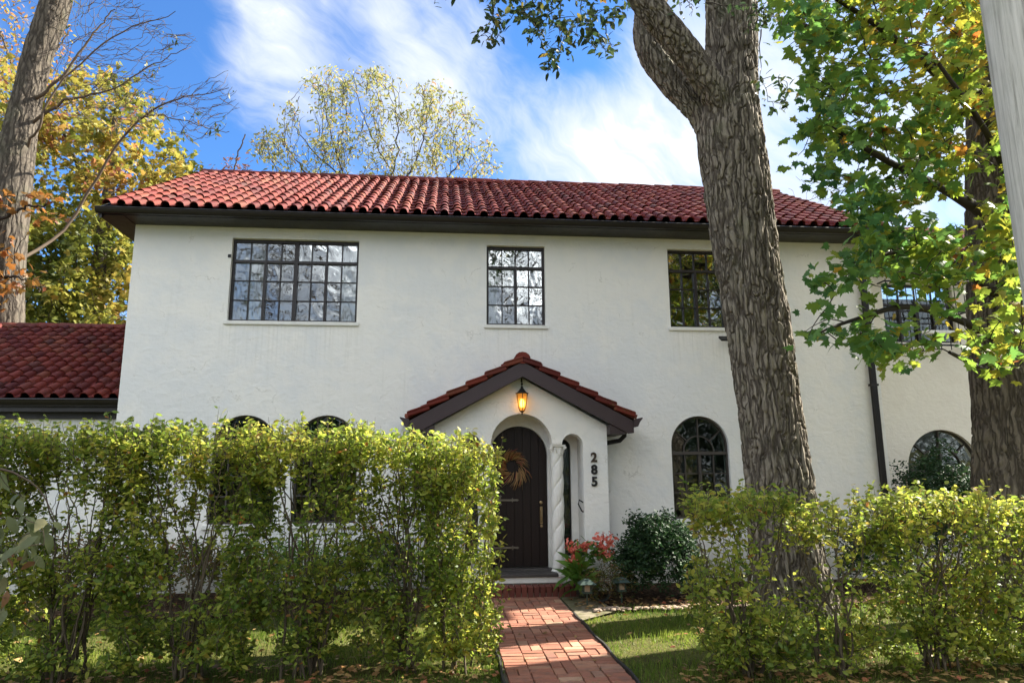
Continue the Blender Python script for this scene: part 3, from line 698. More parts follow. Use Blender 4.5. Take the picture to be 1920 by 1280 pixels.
# barley twist columns with leafy capitals
def twist_column(cx):
    n, m_ = 40, 150; V = []; F = []; z0, z1 = 0.30, 1.97
    for j in range(m_+1):
        z = z0+(z1-z0)*j/m_
        for k in range(n):
            a = 2*math.pi*k/n; ph = (2*a-(z-z0)*20.0) % (2*math.pi)
            r_ = 0.093-0.017*math.exp(-((ph-math.pi)**2)/0.22)+0.004*math.cos(ph)
            V.append((cx+r_*math.cos(a), PY+0.13+r_*math.sin(a), z))
    for j in range(m_):
        for k in range(n): F.append((j*n+k, j*n+(k+1) % n, (j+1)*n+(k+1) % n, (j+1)*n+k))
    o = link('column', npmesh('column', V, F, True), M['white_plaster'], house)
    MB().box((cx-0.11, PY+0.02, 0.24), (cx+0.11, PY+0.24, 0.275)).lathe((cx, PY+0.13, 0.275), [(0.105, 0), (0.112, 0.012), (0.10, 0.028), (0.092, 0.03)], 24).build('base', M['white_plaster'], o)
    b = MB(); c = (cx, PY+0.13, 1.965)
    b.lathe(c, [(0.085, 0.0), (0.098, 0.005), (0.098, 0.02), (0.085, 0.026), (0.083, 0.06), (0.092, 0.11), (0.105, 0.125)], 20)
    b.box((cx-0.115, PY+0.015, 2.088), (cx+0.115, PY+0.245, SPR-0.002))
    for k in range(8):
        a = R(45*k+22.5); ux, uy = math.cos(a), math.sin(a)
        pts = [(cx+ux*(0.083+0.035*t**2), PY+0.13+uy*(0.083+0.035*t**2), 1.99+0.085*t-0.02*t**4) for t in (0, .3, .6, .85, 1.0, 1.12)]
        b.tube(pts, [0.022, 0.026, 0.022, 0.018, 0.014, 0.006], 6)
    for sx in (-1, 1):
        for syy in (-1, 1):
            cc = (cx+sx*0.105, PY+0.13+syy*0.105, 2.065)
            pts = [(cc[0]+0.024*(1-t/9)*math.cos(t*1.1), cc[1], cc[2]+0.024*(1-t/9)*math.sin(t*1.1)) for t in range(9)]
            b.tube(pts, 0.010, 6)
    b.build('capital', M['white_plaster'], o, smooth=False)
twist_column(1.70); twist_column(0.60)
# sidelights
for x0, x1 in ((1.72, 1.97), (0.33, 0.58)):
    b = MB(); o_ = arch_open(x0+0.002, x1-0.002, 0.452, 2.218); i_ = arch_open(x0+0.014, x1-0.014, 0.466, 2.206); b.prism(o_, -0.09, -0.06, [i_])
    for z in (0.75, 1.05, 1.35, 1.65, 1.67): b.box((x0+0.014, -0.085, z), (x1-0.014, -0.068, z+0.009))
    b.box(((x0+x1)/2-0.004, -0.083, 0.466), ((x0+x1)/2+0.004, -0.07, 2.2))
    o = b.build('sidelight', M['steel_frame'], house)
    zs = [0.47, 0.75, 1.05, 1.35, 1.65, 2.08]
    for j in range(5):
        for sgn in (0, 1):
            xa = x0+0.016+sgn*(x1-x0-0.03)/2; pane(o, rect(xa, xa+(x1-x0-0.04)/2, zs[j]+0.01, zs[j+1]-0.003), -0.06, M['glass_dark'])
MB().box((1.70, -0.0185, 0.4), (1.99, -0.003, 2.3)).box((0.31, -0.0185, 0.4), (0.60, -0.003, 2.3)).build('dark_backing', M['iron'], house)  # black panels standing in for the unlit hall behind the sidelights
# door of vertical planks
DX0, DX1, DZ0 = 0.705, 1.595, 0.30
door = MB().prism([(DX0, DZ0), (DX1, DZ0)]+arc(PX, 1.97, 0.445, 0, 180, 24), -0.085, -0.055).build('door', M['door'], house)
npk = 7; pw_ = (DX1-DX0)/npk
for k in range(npk):
    xa = DX0+k*pw_+0.004; xb = xa+pw_-0.008
    top = []
    for t in range(7):
        x = xb+(xa-xb)*t/6; dx = x-PX; top.append((x, 1.97+math.sqrt(max(0.0, 0.438**2-dx*dx))))
    MB().prism([(xa, DZ0+0.01), (xb, DZ0+0.01)]+top, -0.103+random.uniform(-.002, .002), -0.086).build('plank', M['door'], door)
for z in (1.29, 0.585):
    b = MB(); b.bar((DX0+0.02, -0.109, z), (DX0+0.42, -0.109, z), 0.028, 0.010)
    b.bar((DX0+0.16, -0.112, z-0.055), (DX0+0.16, -0.112, z+0.055), 0.02, 0.009); b.bar((DX0+0.35, -0.112, z-0.032), (DX0+0.35, -0.112, z+0.032), 0.016, 0.009)
    for dx_, dz_ in ((0.42, 0.0), (0.16, 0.06), (0.16, -0.06)):
        b.add([(DX0+dx_-0.022, -0.115, z+dz_), (DX0+dx_, -0.115, z+dz_-0.022), (DX0+dx_+0.03, -0.115, z+dz_), (DX0+dx_, -0.115, z+dz_+0.022), (DX0+dx_, -0.103, z+dz_)], [(0, 1, 2, 3), (0, 3, 4), (3, 2, 4), (2, 1, 4), (1, 0, 4)])
    b.build('strap_hinge', M['hinge'], door)
b = MB(); hx = 1.50
b.box((hx-0.02, -0.112, 0.93), (hx+0.02, -0.104, 1.19)); b.tube([(hx, -0.11, 1.13), (hx, -0.16, 1.12), (hx, -0.165, 1.05), (hx, -0.15, 0.98), (hx, -0.11, 0.96)], [0.010, 0.011, 0.012, 0.011, 0.010], 8)
b.tube([(hx, -0.104, 0.90), (hx, -0.118, 0.90)], 0.02, 12); b.build('handle', M['brass'], door)
MB().lathe((0, 0, 0), [(0.026, 0), (0.026, 0.01), (0.014, 0.014)], 14).build('lock', M['brass'], door)
bpy.data.objects['lock'].rotation_euler = (R(90), 0, 0); bpy.data.objects['lock'].location = Vector((hx, -0.104, 1.25))
MB().box((0.64, -0.30, 0.240), (1.64, -0.106, 0.295)).build('door_sill', M['sill_wood'], house, bevel=0.008)
MB().box((0.60, PY-0.05, 0.145), (1.70, PY-0.002, 0.232)).build('step_nosing', M['white_plaster'], house, bevel=0.006)
MB().box((0.66, PY-0.08, 0.234), (1.66, PY+0.24, 0.275)).build('threshold_board', M['sill_wood'], house, bevel=0.006)
# brick step
st = MB().box((0.40, -0.905, -0.04), (2.16, PY-0.052, 0.05)).build('step', M['mortar'], house)
x = 0.405
while x < 2.1:
    b = MB(); b.box((x, -0.915+random.uniform(-.004, .004), -0.03), (x+0.076, PY-0.055, 0.135+random.uniform(-.003, .003)))
    b.build('brick', M['step_brick'], st, bevel=0.006); x += 0.087
# porch roof
pa = 3.335; pe = 2.455; HXW = 1.66
PT = math.atan2(pa-pe, HXW)
proof = MB(); PYF = PY-0.20
for s in (-1, 1):
    V = [(PX, PYF, pa), (PX+s*HXW, PYF, pe), (PX+s*HXW, -0.002, pe), (PX, -0.002, pa)]; V += [(a, b_, c-0.05) for a, b_, c in V]
    F = [(0, 1, 2, 3), (7, 6, 5, 4), (0, 4, 5, 1), (1, 5, 6, 2), (2, 6, 7, 3), (3, 7, 4, 0)]
    proof.add(V, F if s < 0 else [f[::-1] for f in F])
proof = proof.build('porch_roof', M['brown'], house)
sln = math.hypot(HXW, pa-pe)
for s in (-1, 1):
    adir = (0, -1, 0) if s < 0 else (0, 1, 0); sdir = (-s*HXW, 0, pa-pe)
    yy = -0.0 if s < 0 else PYF-0.01
    tile_field(proof, (PX+s*(HXW+0.03), yy-0.005 if s < 0 else yy, pe+0.0), adir, sdir, 4, 7, sln/7, lambda i, j: True, wdt=0.2)
    # rake tiles on the front edge
    for j in range(6):
        t0 = j/6; t1 = (j+1.12)/6
        a = (PX+s*(HXW+0.03)*(1-t0), PYF-0.012, pe+(pa-pe)*t0+0.088); c = (PX+s*(HXW+0.03)*(1-min(t1, 1.0)), PYF-0.012, pe+(pa-pe)*min(t1, 1.0)+0.030)
        bb = MB(); bb.bar(a, c, 0.075, 0.10, (0, -1, 0)); bb.bar((a[0], a[1]-0.003, a[2]+0.030), (c[0], c[1]-0.003, c[2]+0.034), 0.028, 0.12, (0, -1, 0)); o = bb.build('rake_tile', M['tile'], proof, bevel=0.018)
ridge(proof, (PX, PYF-0.04, pa+0.045), (PX, -0.05, pa+0.045), 0.36, 0.115)
MB().lathe((0, 0, 0), [(0.10, 0), (0.10, 0.02)], 18).build('ridge_end', M['tile'], proof)
re_ = bpy.data.objects['ridge_end']; re_.rotation_euler = (R(90), 0, 0); re_.scale = (1, 0.85, 1); re_.location = Vector((PX, PYF-0.03, pa+0.05))
bb = MB(); bh = 0.195
for s in (-1, 1):
    V = [(PX, PYF-0.03, pa-0.005), (PX+s*HXW, PYF-0.03, pe-0.005), (PX+s*HXW, PYF-0.03, pe-0.005-bh*0.9), (PX+s*(HXW-0.08), PYF-0.03, pe-0.005-bh*0.95), (PX, PYF-0.03, pa-0.005-bh/math.cos(PT))]
    V2 = [(a, b_+0.028, c) for a, b_, c in V]; n = 5
    F = [tuple(range(5)), tuple(5+i for i in range(5))[::-1]]+[(i, 5+i, 5+(i+1) % 5, (i+1) % 5) for i in range(5)]
    bb.add(V+V2, F if s < 0 else [f[::-1] for f in F])
bb.build('barge_board', M['purple_brown'], house)
for s in (-1, 1):
    xa, xb = sorted((PX+s*(1.30+0.002), PX+s*(HXW-0.10)))
    MB().box((xa, PYF-0.001, pe-0.19), (xb, -0.003, pe-0.06)).build('eave_box', M['purple_brown'], house)
    xg = PX+s*(HXW+0.002); g = MB()
    pr = [(0, 0.02), (s*0.13, 0.05), (s*0.135, 0.035), (s*0.09, -0.02), (s*0.06, -0.085), (0, -0.10)]
    V = [(xg+a, PYF-0.05, pe+c) for a, c in pr]+[(xg+a, -0.005, pe+c) for a, c in pr]; n = 6
    F = [tuple(range(n)), tuple(n+i for i in range(n))[::-1]]+[(i, n+i, n+(i+1) % n, (i+1) % n) for i in range(1, n)]
    g.add(V, F if s < 0 else [f[::-1] for f in F]); g.build('porch_gutter', M['purple_brown'], house)
    MB().tube([(PX+s*1.62, -0.42, pe-0.09), (PX+s*1.62, -0.42, pe-0.2), (PX+s*1.56, -0.36, pe-0.27), (PX+s*1.40, -0.2, pe-0.30), (PX+s*1.38, -0.08, pe-0.32), (PX+s*1.38, -0.06, 0.1)], 0.036, 10).build('porch_downspout', M['iron'], house, smooth=True)
# ------------------------------------------------------------------ porch furniture
ln = thing('wall_lantern', (PX, PY-0.10, 2.78), 'black hanging lantern with lit amber glass above the porch arch', 'lantern')
lx, ly = PX, PY-0.105
b = MB(); b.lathe((lx, ly, 2.865), [(0.098, 0), (0.10, 0.008), (0.075, 0.018), (0.05, 0.045), (0.028, 0.075), (0.016, 0.09), (0.022, 0.105), (0.012, 0.115)], 24); b.build('lamp_cap', M['iron'], ln, smooth=True)
MB().tube([(lx, ly, 2.975), (lx, ly, 3.08)], 0.008, 8).tube([(lx, ly, 3.07), (lx, ly+0.05, 3.10), (lx, PY-0.01, 3.06)], 0.010, 8).lathe((lx, ly, 3.0), [(0.014, 0), (0.02, 0.01), (0.014, 0.02)], 12).build('bracket', M['iron'], ln, smooth=True)
MB().lathe((lx, ly, 2.59), [(0.012, 0.0), (0.035, 0.02), (0.055, 0.07), (0.068, 0.14), (0.078, 0.22), (0.085, 0.272)], 24).build('lamp_glass', M['amber'], ln, smooth=True)
b = MB()
for k in range(6):
    a = R(60*k+30); b.tube([(lx+math.cos(a)*r_, ly+math.sin(a)*r_, 2.59+z) for r_, z in ((0.02, 0.005), (0.039, 0.02), (0.059, 0.07), (0.072, 0.14), (0.082, 0.22), (0.09, 0.274))], 0.0055, 5)
b.lathe((lx, ly, 2.555), [(0.004, 0), (0.014, 0.014), (0.009, 0.024), (0.026, 0.038), (0.042, 0.055)], 16); b.build('cage', M['iron'], ln)
MB().lathe((lx, ly, 2.66), [(0.012, 0), (0.03, 0.03), (0.034, 0.07), (0.022, 0.11), (0.01, 0.13)], 14).build('bulb', M['bulb'], ln, smooth=True)
pl = bpy.data.lights.new('lantern_light', 'POINT'); pl.energy = 0.45; pl.color = (1.0, 0.6, 0.25); pl.shadow_soft_size = 0.03
plo = bpy.data.objects.new('lantern_light', pl); COL.objects.link(plo); plo.parent = ln; plo.location = Vector((lx, ly-0.0, 2.84))-Vector(ln.location)
plo.location = Vector((lx, ly, 2.72))-Vector(ln.location)
# house numbers
hn = thing('house_number', (2.22, PY, 1.5), 'metal house number 285 stacked vertically on the right porch pier', 'house number')
for ch, zc, mt in (('2', 1.93, 'digit_brown'), ('8', 1.75, 'iron'), ('5', 1.575, 'iron')):
    cu = bpy.data.curves.new('digit', 'FONT'); cu.body = ch; cu.size = 0.19; cu.extrude = 0.008; cu.offset = 0.0075; cu.align_x = 'CENTER'
    tmp = bpy.data.objects.new('tmp', cu); COL.objects.link(tmp)
    dg = bpy.context.evaluated_depsgraph_get(); me = bpy.data.meshes.new_from_object(tmp.evaluated_get(dg)); bpy.data.objects.remove(tmp)
    me.materials.clear(); me.materials.append(M[mt])
    o = bpy.data.objects.new('digit', me); COL.objects.link(o); o.parent = hn; o.rotation_euler = (R(90), 0, 0)
    o.location = Vector((2.24, PY-0.012, zc-0.07))-Vector(hn.location)
# floodlight on the wall
fl = thing('floodlight', (4.62, -0.05, 3.85), 'small black floodlight fixed on the wall beside the big trunk', 'floodlight')
b = MB(); b.add([(4.50, -0.22, 3.80), (4.70, -0.22, 3.80), (4.70, -0.10, 3.87), (4.50, -0.10, 3.87), (4.50, -0.23, 3.83), (4.70, -0.23, 3.83), (4.70, -0.11, 3.91), (4.50, -0.11, 3.91)], [(0, 3, 2, 1), (4, 5, 6, 7), (0, 1, 5, 4), (1, 2, 6, 5), (2, 3, 7, 6), (3, 0, 4, 7)])
b.build('lamp_head', M['iron'], fl, bevel=0.008)
MB().tube([(4.64, -0.13, 3.88), (4.72, -0.06, 3.90), (4.74, -0.01, 3.88)], 0.014, 8).lathe((4.74, -0.02, 3.85), [(0.035, 0), (0.035, 0.06)], 12).build('bracket', M['iron'], fl)
# hook on the side arch wall
MB().tube([(2.085, PY+0.1, 1.26), (2.02, PY+0.08, 1.30), (2.0, PY+0.06, 1.24), (2.05, PY+0.06, 1.14), (2.085, PY+0.1, 1.12)], 0.010, 6).build('coat_hook', M['iron'])
tag(bpy.data.objects['coat_hook'], 'small black iron hook inside the narrow right porch arch', 'hook')
# wreath
wr = thing('wreath', (1.10, -0.13, 1.83), 'autumn wreath of straw and dried leaves hanging on the dark front door', 'wreath')
wc = Vector((1.05, -0.145, 1.80))
for k in range(150):
    a = random.uniform(0, 2*math.pi); low = math.sin(a) < 0.1 and math.cos(a) > -0.3
    r0 = random.uniform(0.09, 0.15); dl = random.uniform(0.05, 0.15)+(0.05 if low else 0); aa = a-random.uniform(0.35, 0.9)
    p = wc+Vector((math.cos(a)*r0, random.uniform(-.03, .01), math.sin(a)*r0)); q = wc+Vector((math.cos(aa)*(r0+dl), random.uniform(-.09, -.01), math.sin(aa)*(r0+dl)-(0.05 if low else 0)))
    mdd = (p+q)/2+Vector((math.cos(a-.2), -0.3, math.sin(a-.2)))*0.03
    MB().tube([p, mdd, q], [0.004, 0.008, 0.002], 4).build('straw', M['wreath_straw'], wr)

# ------------------------------------------------------------------ annex at the left
annex = thing('annex', (-7.2, 0.3, 0), 'low white side building with red tiled roof left of the main house', 'building')
AY, AZ, ARY, ARZ, AX0, AX1 = 0.18, 2.84, 3.6, 4.63, -10.6, HX0-0.003
MB().prism(rect(AX0+0.2, AX1, -0.05, 2.75), 0.42, 0.62).build('wall', M['stucco'], annex)
MB().box((AX0+0.2, 0.622, -0.05), (AX0+0.42, 6.6, 2.75)).box((AX0+0.422, 6.4, -0.05), (AX1, 6.6, 2.75)).build('rear_wall', M['stucco'], annex)
aroof = slab(AX0, AX1, (AY, AZ), (ARY, ARZ), 0.06).build('roof', M['brown'], annex)
slab(AX0, AX1, (ARY+0.001, ARZ-0.001), (7.0, AZ), 0.06).build('rear_roof', M['tile_stuff'], annex)
s3 = Vector((0, ARY-AY, ARZ-AZ)); an = 16; ncl = int((AX1-AX0)/TW)
an = 15
tile_field(aroof, (AX1-ncl*TW-0.005, AY-0.03, AZ+0.005), (1, 0, 0), tuple(s3), ncl, an, s3.length/an, lambda i, j: i >= ncl-16)
ridge(aroof, (AX0, ARY, ARZ+0.02), (AX1-0.02, ARY, ARZ+0.02), 0.42, 0.11)
gutter(annex, AX0, AX1, AY-0.002, AZ+0.01)
MB().box((AX0, AY, 2.66), (AX1, AY+0.028, AZ-0.062)).box((AX0, AY+0.03, 2.66), (AX1, 0.417, 2.685)).box((AX0, 0.375, 2.56), (AX1-0.13, 0.417, 2.658)).build('fascia', M['brown'], annex)

# ------------------------------------------------------------------ path of bricks
path = MB().box((0.53, -8.4, -0.07), (1.62, -0.93, -0.012)).build('path', M['mortar']); tag(path, kind='structure')
bm_cache = []
for k in range(6):
    b = MB(); b.box((-0.5, -0.5, -0.5), (0.5, 0.5, 0.5)); me = bpy.data.meshes.new('brick'); 
    V = [(x_+random.uniform(-.03, .03), y_+random.uniform(-.04, .04), z_) for x_, y_, z_ in b.v]
    # bevelled top edge
    T = [(x_*0.955, y_*0.91, 0.5) for x_, y_, z_ in V[4:]]; Mi = [(x_, y_, 0.30) for x_, y_, z_ in V[4:]]
    VV = V[:4]+Mi+T; FF = [(0, 1, 5, 4), (1, 2, 6, 5), (2, 3, 7, 6), (3, 0, 4, 7), (4, 5, 9, 8), (5, 6, 10, 9), (6, 7, 11, 10), (7, 4, 8, 11), (8, 9, 10, 11)]
    me.from_pydata(VV, [], FF); me.update(); me.materials.append(M['brick']); bm_cache.append(me)
def put_brick(cx, cy_, sx, sy_, parent):
    o = bpy.data.objects.new('brick', random.choice(bm_cache)); COL.objects.link(o); o.parent = parent
    o.location = (cx, cy_, -0.012+random.uniform(-.004, .005)); o.scale = (sx, sy_, 0.05); o.rotation_euler = (R(random.gauss(0, .6)), R(random.gauss(0, .5)), R(random.gauss(0, .9)))
cw_ = 1.04/5
for i in range(5):
    y = -0.97-random.uniform(0, 0.03); xc = 0.555+cw_*(i+0.5)
    while y > -7.0:
        if random.random() < 0.24:      # a pair laid lengthwise
            for s in (-1, 1): put_brick(xc+s*cw_/4, y-0.105, cw_/2-0.008, 0.195, path)
            y -= 0.208
        else:
            put_brick(xc+random.uniform(-.003, .003), y-0.052, cw_-0.010, 0.094, path); y -= 0.104
landing = MB().box((1.64, -2.02, -0.07), (2.15, -0.93, -0.004)).add([(1.64, -2.02, -0.004), (1.64, -2.5, -0.004), (2.15, -2.02, -0.004)], [(0, 1, 2)]).build('landing', M['mossy_concrete']); tag(landing, kind='structure')
M['edging'] = m_simple('black_edging', (0.015, 0.014, 0.012), 0.7)
for x0_, y0_, y1_, lb in ((1.60, -6.9, -2.2, 'thin black edging strip along the right side of the brick path'), (0.52, -6.9, -1.0, 'thin black edging strip along the left side of the brick path')):
    edge = MB(); n = 24
    for k in range(n):
        ya = y0_+(y1_-y0_)*k/n; yb = y0_+(y1_-y0_)*(k+1)/n; edge.bar((x0_+0.012*math.sin(k*1.3), ya, 0.0), (x0_+0.012*math.sin((k+1)*1.3), yb, 0.0), 0.018, 0.07, (0, 0, 1))
    tag(edge.build('path_edging', M['edging']), lb, 'edging', 'path edging strips')
tag(MB().box((-4.9, -1.75, -0.05), (0.38, -0.003, 0.012)).box((2.17, -1.95, -0.05), (7.2, -0.003, 0.012)).box((7.2, -1.9, -0.05), (12.5, 1.09, 0.012)).build('mulch_bed', M['mulch']), kind='structure')

# ------------------------------------------------------------------ vegetation tools
def rot_from(nrm, tip, roll=None):
    """stack of rotation matrices whose columns are side, tip, normal"""
    n = nrm/np.linalg.norm(nrm, axis=1, keepdims=True)
    t = tip-n*np.sum(tip*n, axis=1, keepdims=True); t /= np.maximum(1e-6, np.linalg.norm(t, axis=1, keepdims=True))
    s = np.cross(t, n); return np.stack([s, t, n], axis=2)
LEAF = {}
LEAF['oval'] = (np.array([(0, 0, 0), (-0.22, 0.30, 0.05), (0.22, 0.30, 0.05), (0, 0.42, -0.01), (-0.19, 0.68, 0.02), (0.19, 0.68, 0.02), (0, 1.0, -0.10)]), np.array([(0, 2, 3), (0, 3, 1), (1, 3, 4), (3, 2, 5), (4, 3, 6), (3, 5, 6)]))
LEAF['diamond'] = (np.array([(0, 0, 0), (-0.26, 0.5, 0.06), (0.26, 0.5, 0.06), (0, 1.0, -0.06)]), np.array([(0, 2, 1), (1, 2, 3)]))
def maple_template():
    half = [(0.0, 0.0), (0.10, 0.06), (0.30, -0.10), (0.33, 0.10), (0.56, 0.12), (0.44, 0.28), (0.62, 0.52), (0.40, 0.50), (0.34, 0.62), (0.22, 0.52), (0.17, 0.72), (0.10, 0.80)]
    pts = half+[(0.0, 1.02)]+[(-x_, y_) for x_, y_ in half[:0:-1]]
    V = [(0, 0.36, 0.03)]+[(x_, y_, -0.16*abs(x_)**1.3-0.10*max(0, y_-0.4)) for x_, y_ in pts]
    n = len(pts); F = [(0, 1+i, 1+(i+1) % n) for i in range(n)]
    return np.array(V), np.array(F)
LEAF['maple'] = maple_template()
LEAF['lance'] = (np.array([(0, 0, 0), (-0.14, 0.3, 0.03), (0.14, 0.3, 0.03), (-0.12, 0.65, 0.0), (0.12, 0.65, 0.0), (0, 1.0, -0.18)]), np.array([(0, 2, 1), (1, 2, 4), (1, 4, 3), (3, 4, 5)]))
def leaves(name, kind, pos, size, mat, parent, tint=None, up=0.55, droop=0.3, outdir=None, singles=0, mat_one=None, single_name='leaf', stuff=True, ar=1.0):
    """pos (N,3); leaves face roughly upwards with scatter; the first singles that show largest become objects"""
    T, F = LEAF[kind]; N = len(pos); pos = np.asarray(pos)
    nr = rng.normal(0, 1, (N, 3)); nr[:, 2] = np.abs(nr[:, 2])*0.6+up*2
    tip = rng.normal(0, 1, (N, 3)); tip[:, 2] = tip[:, 2]*0.4-droop
    if outdir is not None: tip = tip*0.7+outdir
    Rm = rot_from(nr, tip); sz = size*rng.uniform(0.6, 1.2, N)
    if tint is None: tint = rng.uniform(0, 1, N)
    tint = np.clip(tint, 0, 1)
    idx = np.arange(N); single = np.array([], dtype=int)
    if singles:
        dist = (pos-CAM)@FWD; px = (pos-CAM)@CR/dist*FPX+960; py = 640-(pos-CAM)@CU/dist*FPX
        ok = (dist > 0.3) & (px > 0) & (px < 1920) & (py > 0) & (py < 1280)
        score = np.where(ok, sz/np.maximum(dist, .3), -1); single = np.argsort(-score)[:singles]; single = single[score[single] > 0]
        mask = np.ones(N, bool); mask[single] = False; idx = idx[mask]
        Ts = [bpy.data.meshes.new(single_name) for _ in range(1)]
        nb = 8; mes = []
        for bk in range(nb):
            me = npmesh(single_name, T, F, False, np.full(len(T), (bk+0.5)/nb)); me.materials.append(M[mat]); mes.append(me)
        pw = wloc(parent)
        for i in single:
            o = bpy.data.objects.new(single_name, mes[min(nb-1, int(tint[i]*nb))]); COL.objects.link(o); o.parent = parent
            o.location = Vector(pos[i])-pw; o.rotation_euler = Matrix(Rm[i].tolist()).to_euler(); o.scale = (sz[i]*ar, sz[i], sz[i])
    k = len(T); Ta = T*np.array([ar, 1, 1])
    if len(idx) == 0: return None
    V = np.einsum('nij,kj->nki', Rm[idx], Ta)*sz[idx][:, None, None]+pos[idx][:, None, :]
    FF = (F[None, :, :]+(np.arange(len(idx))*k)[:, None, None]).reshape(-1, F.shape[1])
    o = link(name, npmesh(name, V.reshape(-1, 3), FF, False, np.repeat(tint[idx], k)), M[mat], parent)
    if stuff: tag(o, kind='stuff')
    return o
class Tubes:
    """many thin tubes joined in one mesh, fast"""
    def __init__(s, n=4): s.n = n; s.V = []; s.F = []; s.c = 0
    def add(s, pts, rad):
        pts = np.asarray(pts, float); m_ = len(pts); n = s.n
        t = np.gradient(pts, axis=0); t /= np.maximum(1e-9, np.linalg.norm(t, axis=1, keepdims=True))
        ref = np.array([0, 0, 1.0]) if abs(t[:, 2]).mean() < 0.85 else np.array([1.0, 0, 0])
        u = np.cross(t, ref); u /= np.maximum(1e-9, np.linalg.norm(u, axis=1, keepdims=True)); b = np.cross(t, u)
        a = np.arange(n)*2*np.pi/n; rad = np.asarray(rad, float)
        V = pts[:, None, :]+rad[:, None, None]*(np.cos(a)[None, :, None]*u[:, None, :]+np.sin(a)[None, :, None]*b[:, None, :])
        s.V.append(V.reshape(-1, 3))
        i = np.arange(m_-1)[:, None]; k = np.arange(n)[None, :]; k2 = (k+1) % n
        s.F.append(np.stack([i*n+k, i*n+k2, (i+1)*n+k2, (i+1)*n+k], -1).reshape(-1, 4)+s.c); s.c += m_*n
    def build(s, name, mat, parent=None):
        o = link(name, npmesh(name, np.concatenate(s.V), np.concatenate(s.F), True), M[mat], parent)
        if name in ('twigs', 'shoots', 'stems'): o['kind'] = 'stuff'
        return o
def smooth_path(pts, n):
    """Catmull-Rom through points (x, y, z, r)"""
    P_ = np.asarray(pts, float); P_ = np.vstack([2*P_[0]-P_[1], P_, 2*P_[-1]-P_[-2]]); out_ = []
    seg = len(P_)-3
    for i in range(seg):
        p0, p1, p2, p3 = P_[i:i+4]; m_ = max(2, n//seg)
        for k in range(m_):
            t = k/m_; out_.append(0.5*((2*p1)+(-p0+p2)*t+(2*p0-5*p1+4*p2-p3)*t*t+(-p0+3*p1-3*p2+p3)*t**3))
    out_.append(P_[-2]); return np.array(out_)
def bark_tube(tree, name, pts, mat, rings, around, depth=0.03, freq=5.0, flare=0.0, seed=0.0, parent=None, zs=0.2):
    """trunk or limb with real furrows; pts (x, y, z, r)"""
    S = smooth_path(pts, rings); n = around; V = []; m_ = len(S)
    u = None; L = 0
    for i in range(m_):
        p = Vector(S[i][:3]); t = Vector(S[min(i+1, m_-1)][:3])-Vector(S[max(i-1, 0)][:3]); t.normalize()
        if i: L += (p-Vector(S[i-1][:3])).length
        if u is None: u = Vector((1, 0, 0)); u = (u-t*u.dot(t)).normalized()
        else: u = (u-t*u.dot(t)).normalized()
        b = t.cross(u); r_ = S[i][3]
        if flare: r_ *= 1+flare*math.exp(-L/0.45)
        for k in range(n):
            a = 2*math.pi*k/n; ca, sa = math.cos(a), math.sin(a)
            q = Vector((ca*r_*freq+seed, sa*r_*freq, L*freq*zs))
            w_ = noise.noise(Vector((q.x*0.5+5, q.y*0.5, q.z*3.6)))*0.9+noise.noise(Vector((q.x*1.6, q.y*1.6+9, q.z*6)))*0.35; q2 = q+Vector((w_, -w_*0.8, noise.noise(q*1.3)*0.35))
            d_, _p = noise.voronoi(q2*1.55); e = min(1.0, (d_[1]-d_[0])/0.24); e = e*e*(3-2*e)
            rr = r_+depth*(e-0.65)*(0.75+0.6*noise.noise(q*0.35+Vector((3, 8, 1))))+0.38*depth*noise.noise(Vector((q.x*4, q.y*4, q.z*7)))+r_*0.07*noise.noise(Vector((ca*1.4+seed, sa*1.4, L*0.55)))
            if flare: rr += r_*flare*0.5*math.exp(-L/0.35)*noise.noise(Vector((ca*2.2, sa*2.2, seed)))
            V.append(p+(u*ca+b*sa)*rr)
    i = np.arange(m_-1)[:, None]; k = np.arange(n)[None, :]; k2 = (k+1) % n
    F = np.stack([i*n+k, i*n+k2, (i+1)*n+k2, (i+1)*n+k], -1).reshape(-1, 4)
    return link(name, npmesh(name, V, F, True), M[mat], tree)
def grow(nodes, targets, sag=0.1, wob=0.10, r_tip=0.004, r_k=0.010, maxr=0.05, bias=(0, 0, 0)):
    """attach each target to the nearest part of the growing skeleton; returns polylines and leaf spots"""
    nodes = [np.asarray(n, float) for n in nodes]; S = np.array(nodes); T = np.asarray(targets, float)
    dmin = np.array([np.min(np.linalg.norm(S-t, axis=1)) for t in T]); order = np.argsort(dmin)
    cap = len(S)+len(T)*5; buf = np.zeros((cap, 3)); buf[:len(S)] = S; cnt = len(S); lines = []
    bias = np.array(bias, float)
    for i in order:
        t = T[i]; d = np.linalg.norm(buf[:cnt]-(t-bias), axis=1); j = int(np.argmin(d)); a = buf[j]; L = np.linalg.norm(t-a)
        if L < 0.02: continue
        k = 5; s = np.linspace(0, 1, k+1)[:, None]; pl_ = a+(t-a)*s
        off = rng.normal(0, wob*L, 3); pl_ += np.sin(np.pi*s)*off; pl_[:, 2] -= (np.sin(np.pi*s[:, 0])*-sag*L)
        pl_[1:-1] += rng.normal(0, 0.02*L, (k-1, 3))
        lines.append(pl_); buf[cnt:cnt+k] = pl_[1:]; cnt += k
    return lines
def line_tubes(lines, r_tip, r_k, maxr, n=4):
    T_ = Tubes(n)
    for pl_ in lines:
        L = np.linalg.norm(pl_[-1]-pl_[0]); r0 = min(maxr, r_tip+r_k*L); T_.add(pl_, np.linspace(r0, r_tip, len(pl_)))
    return T_
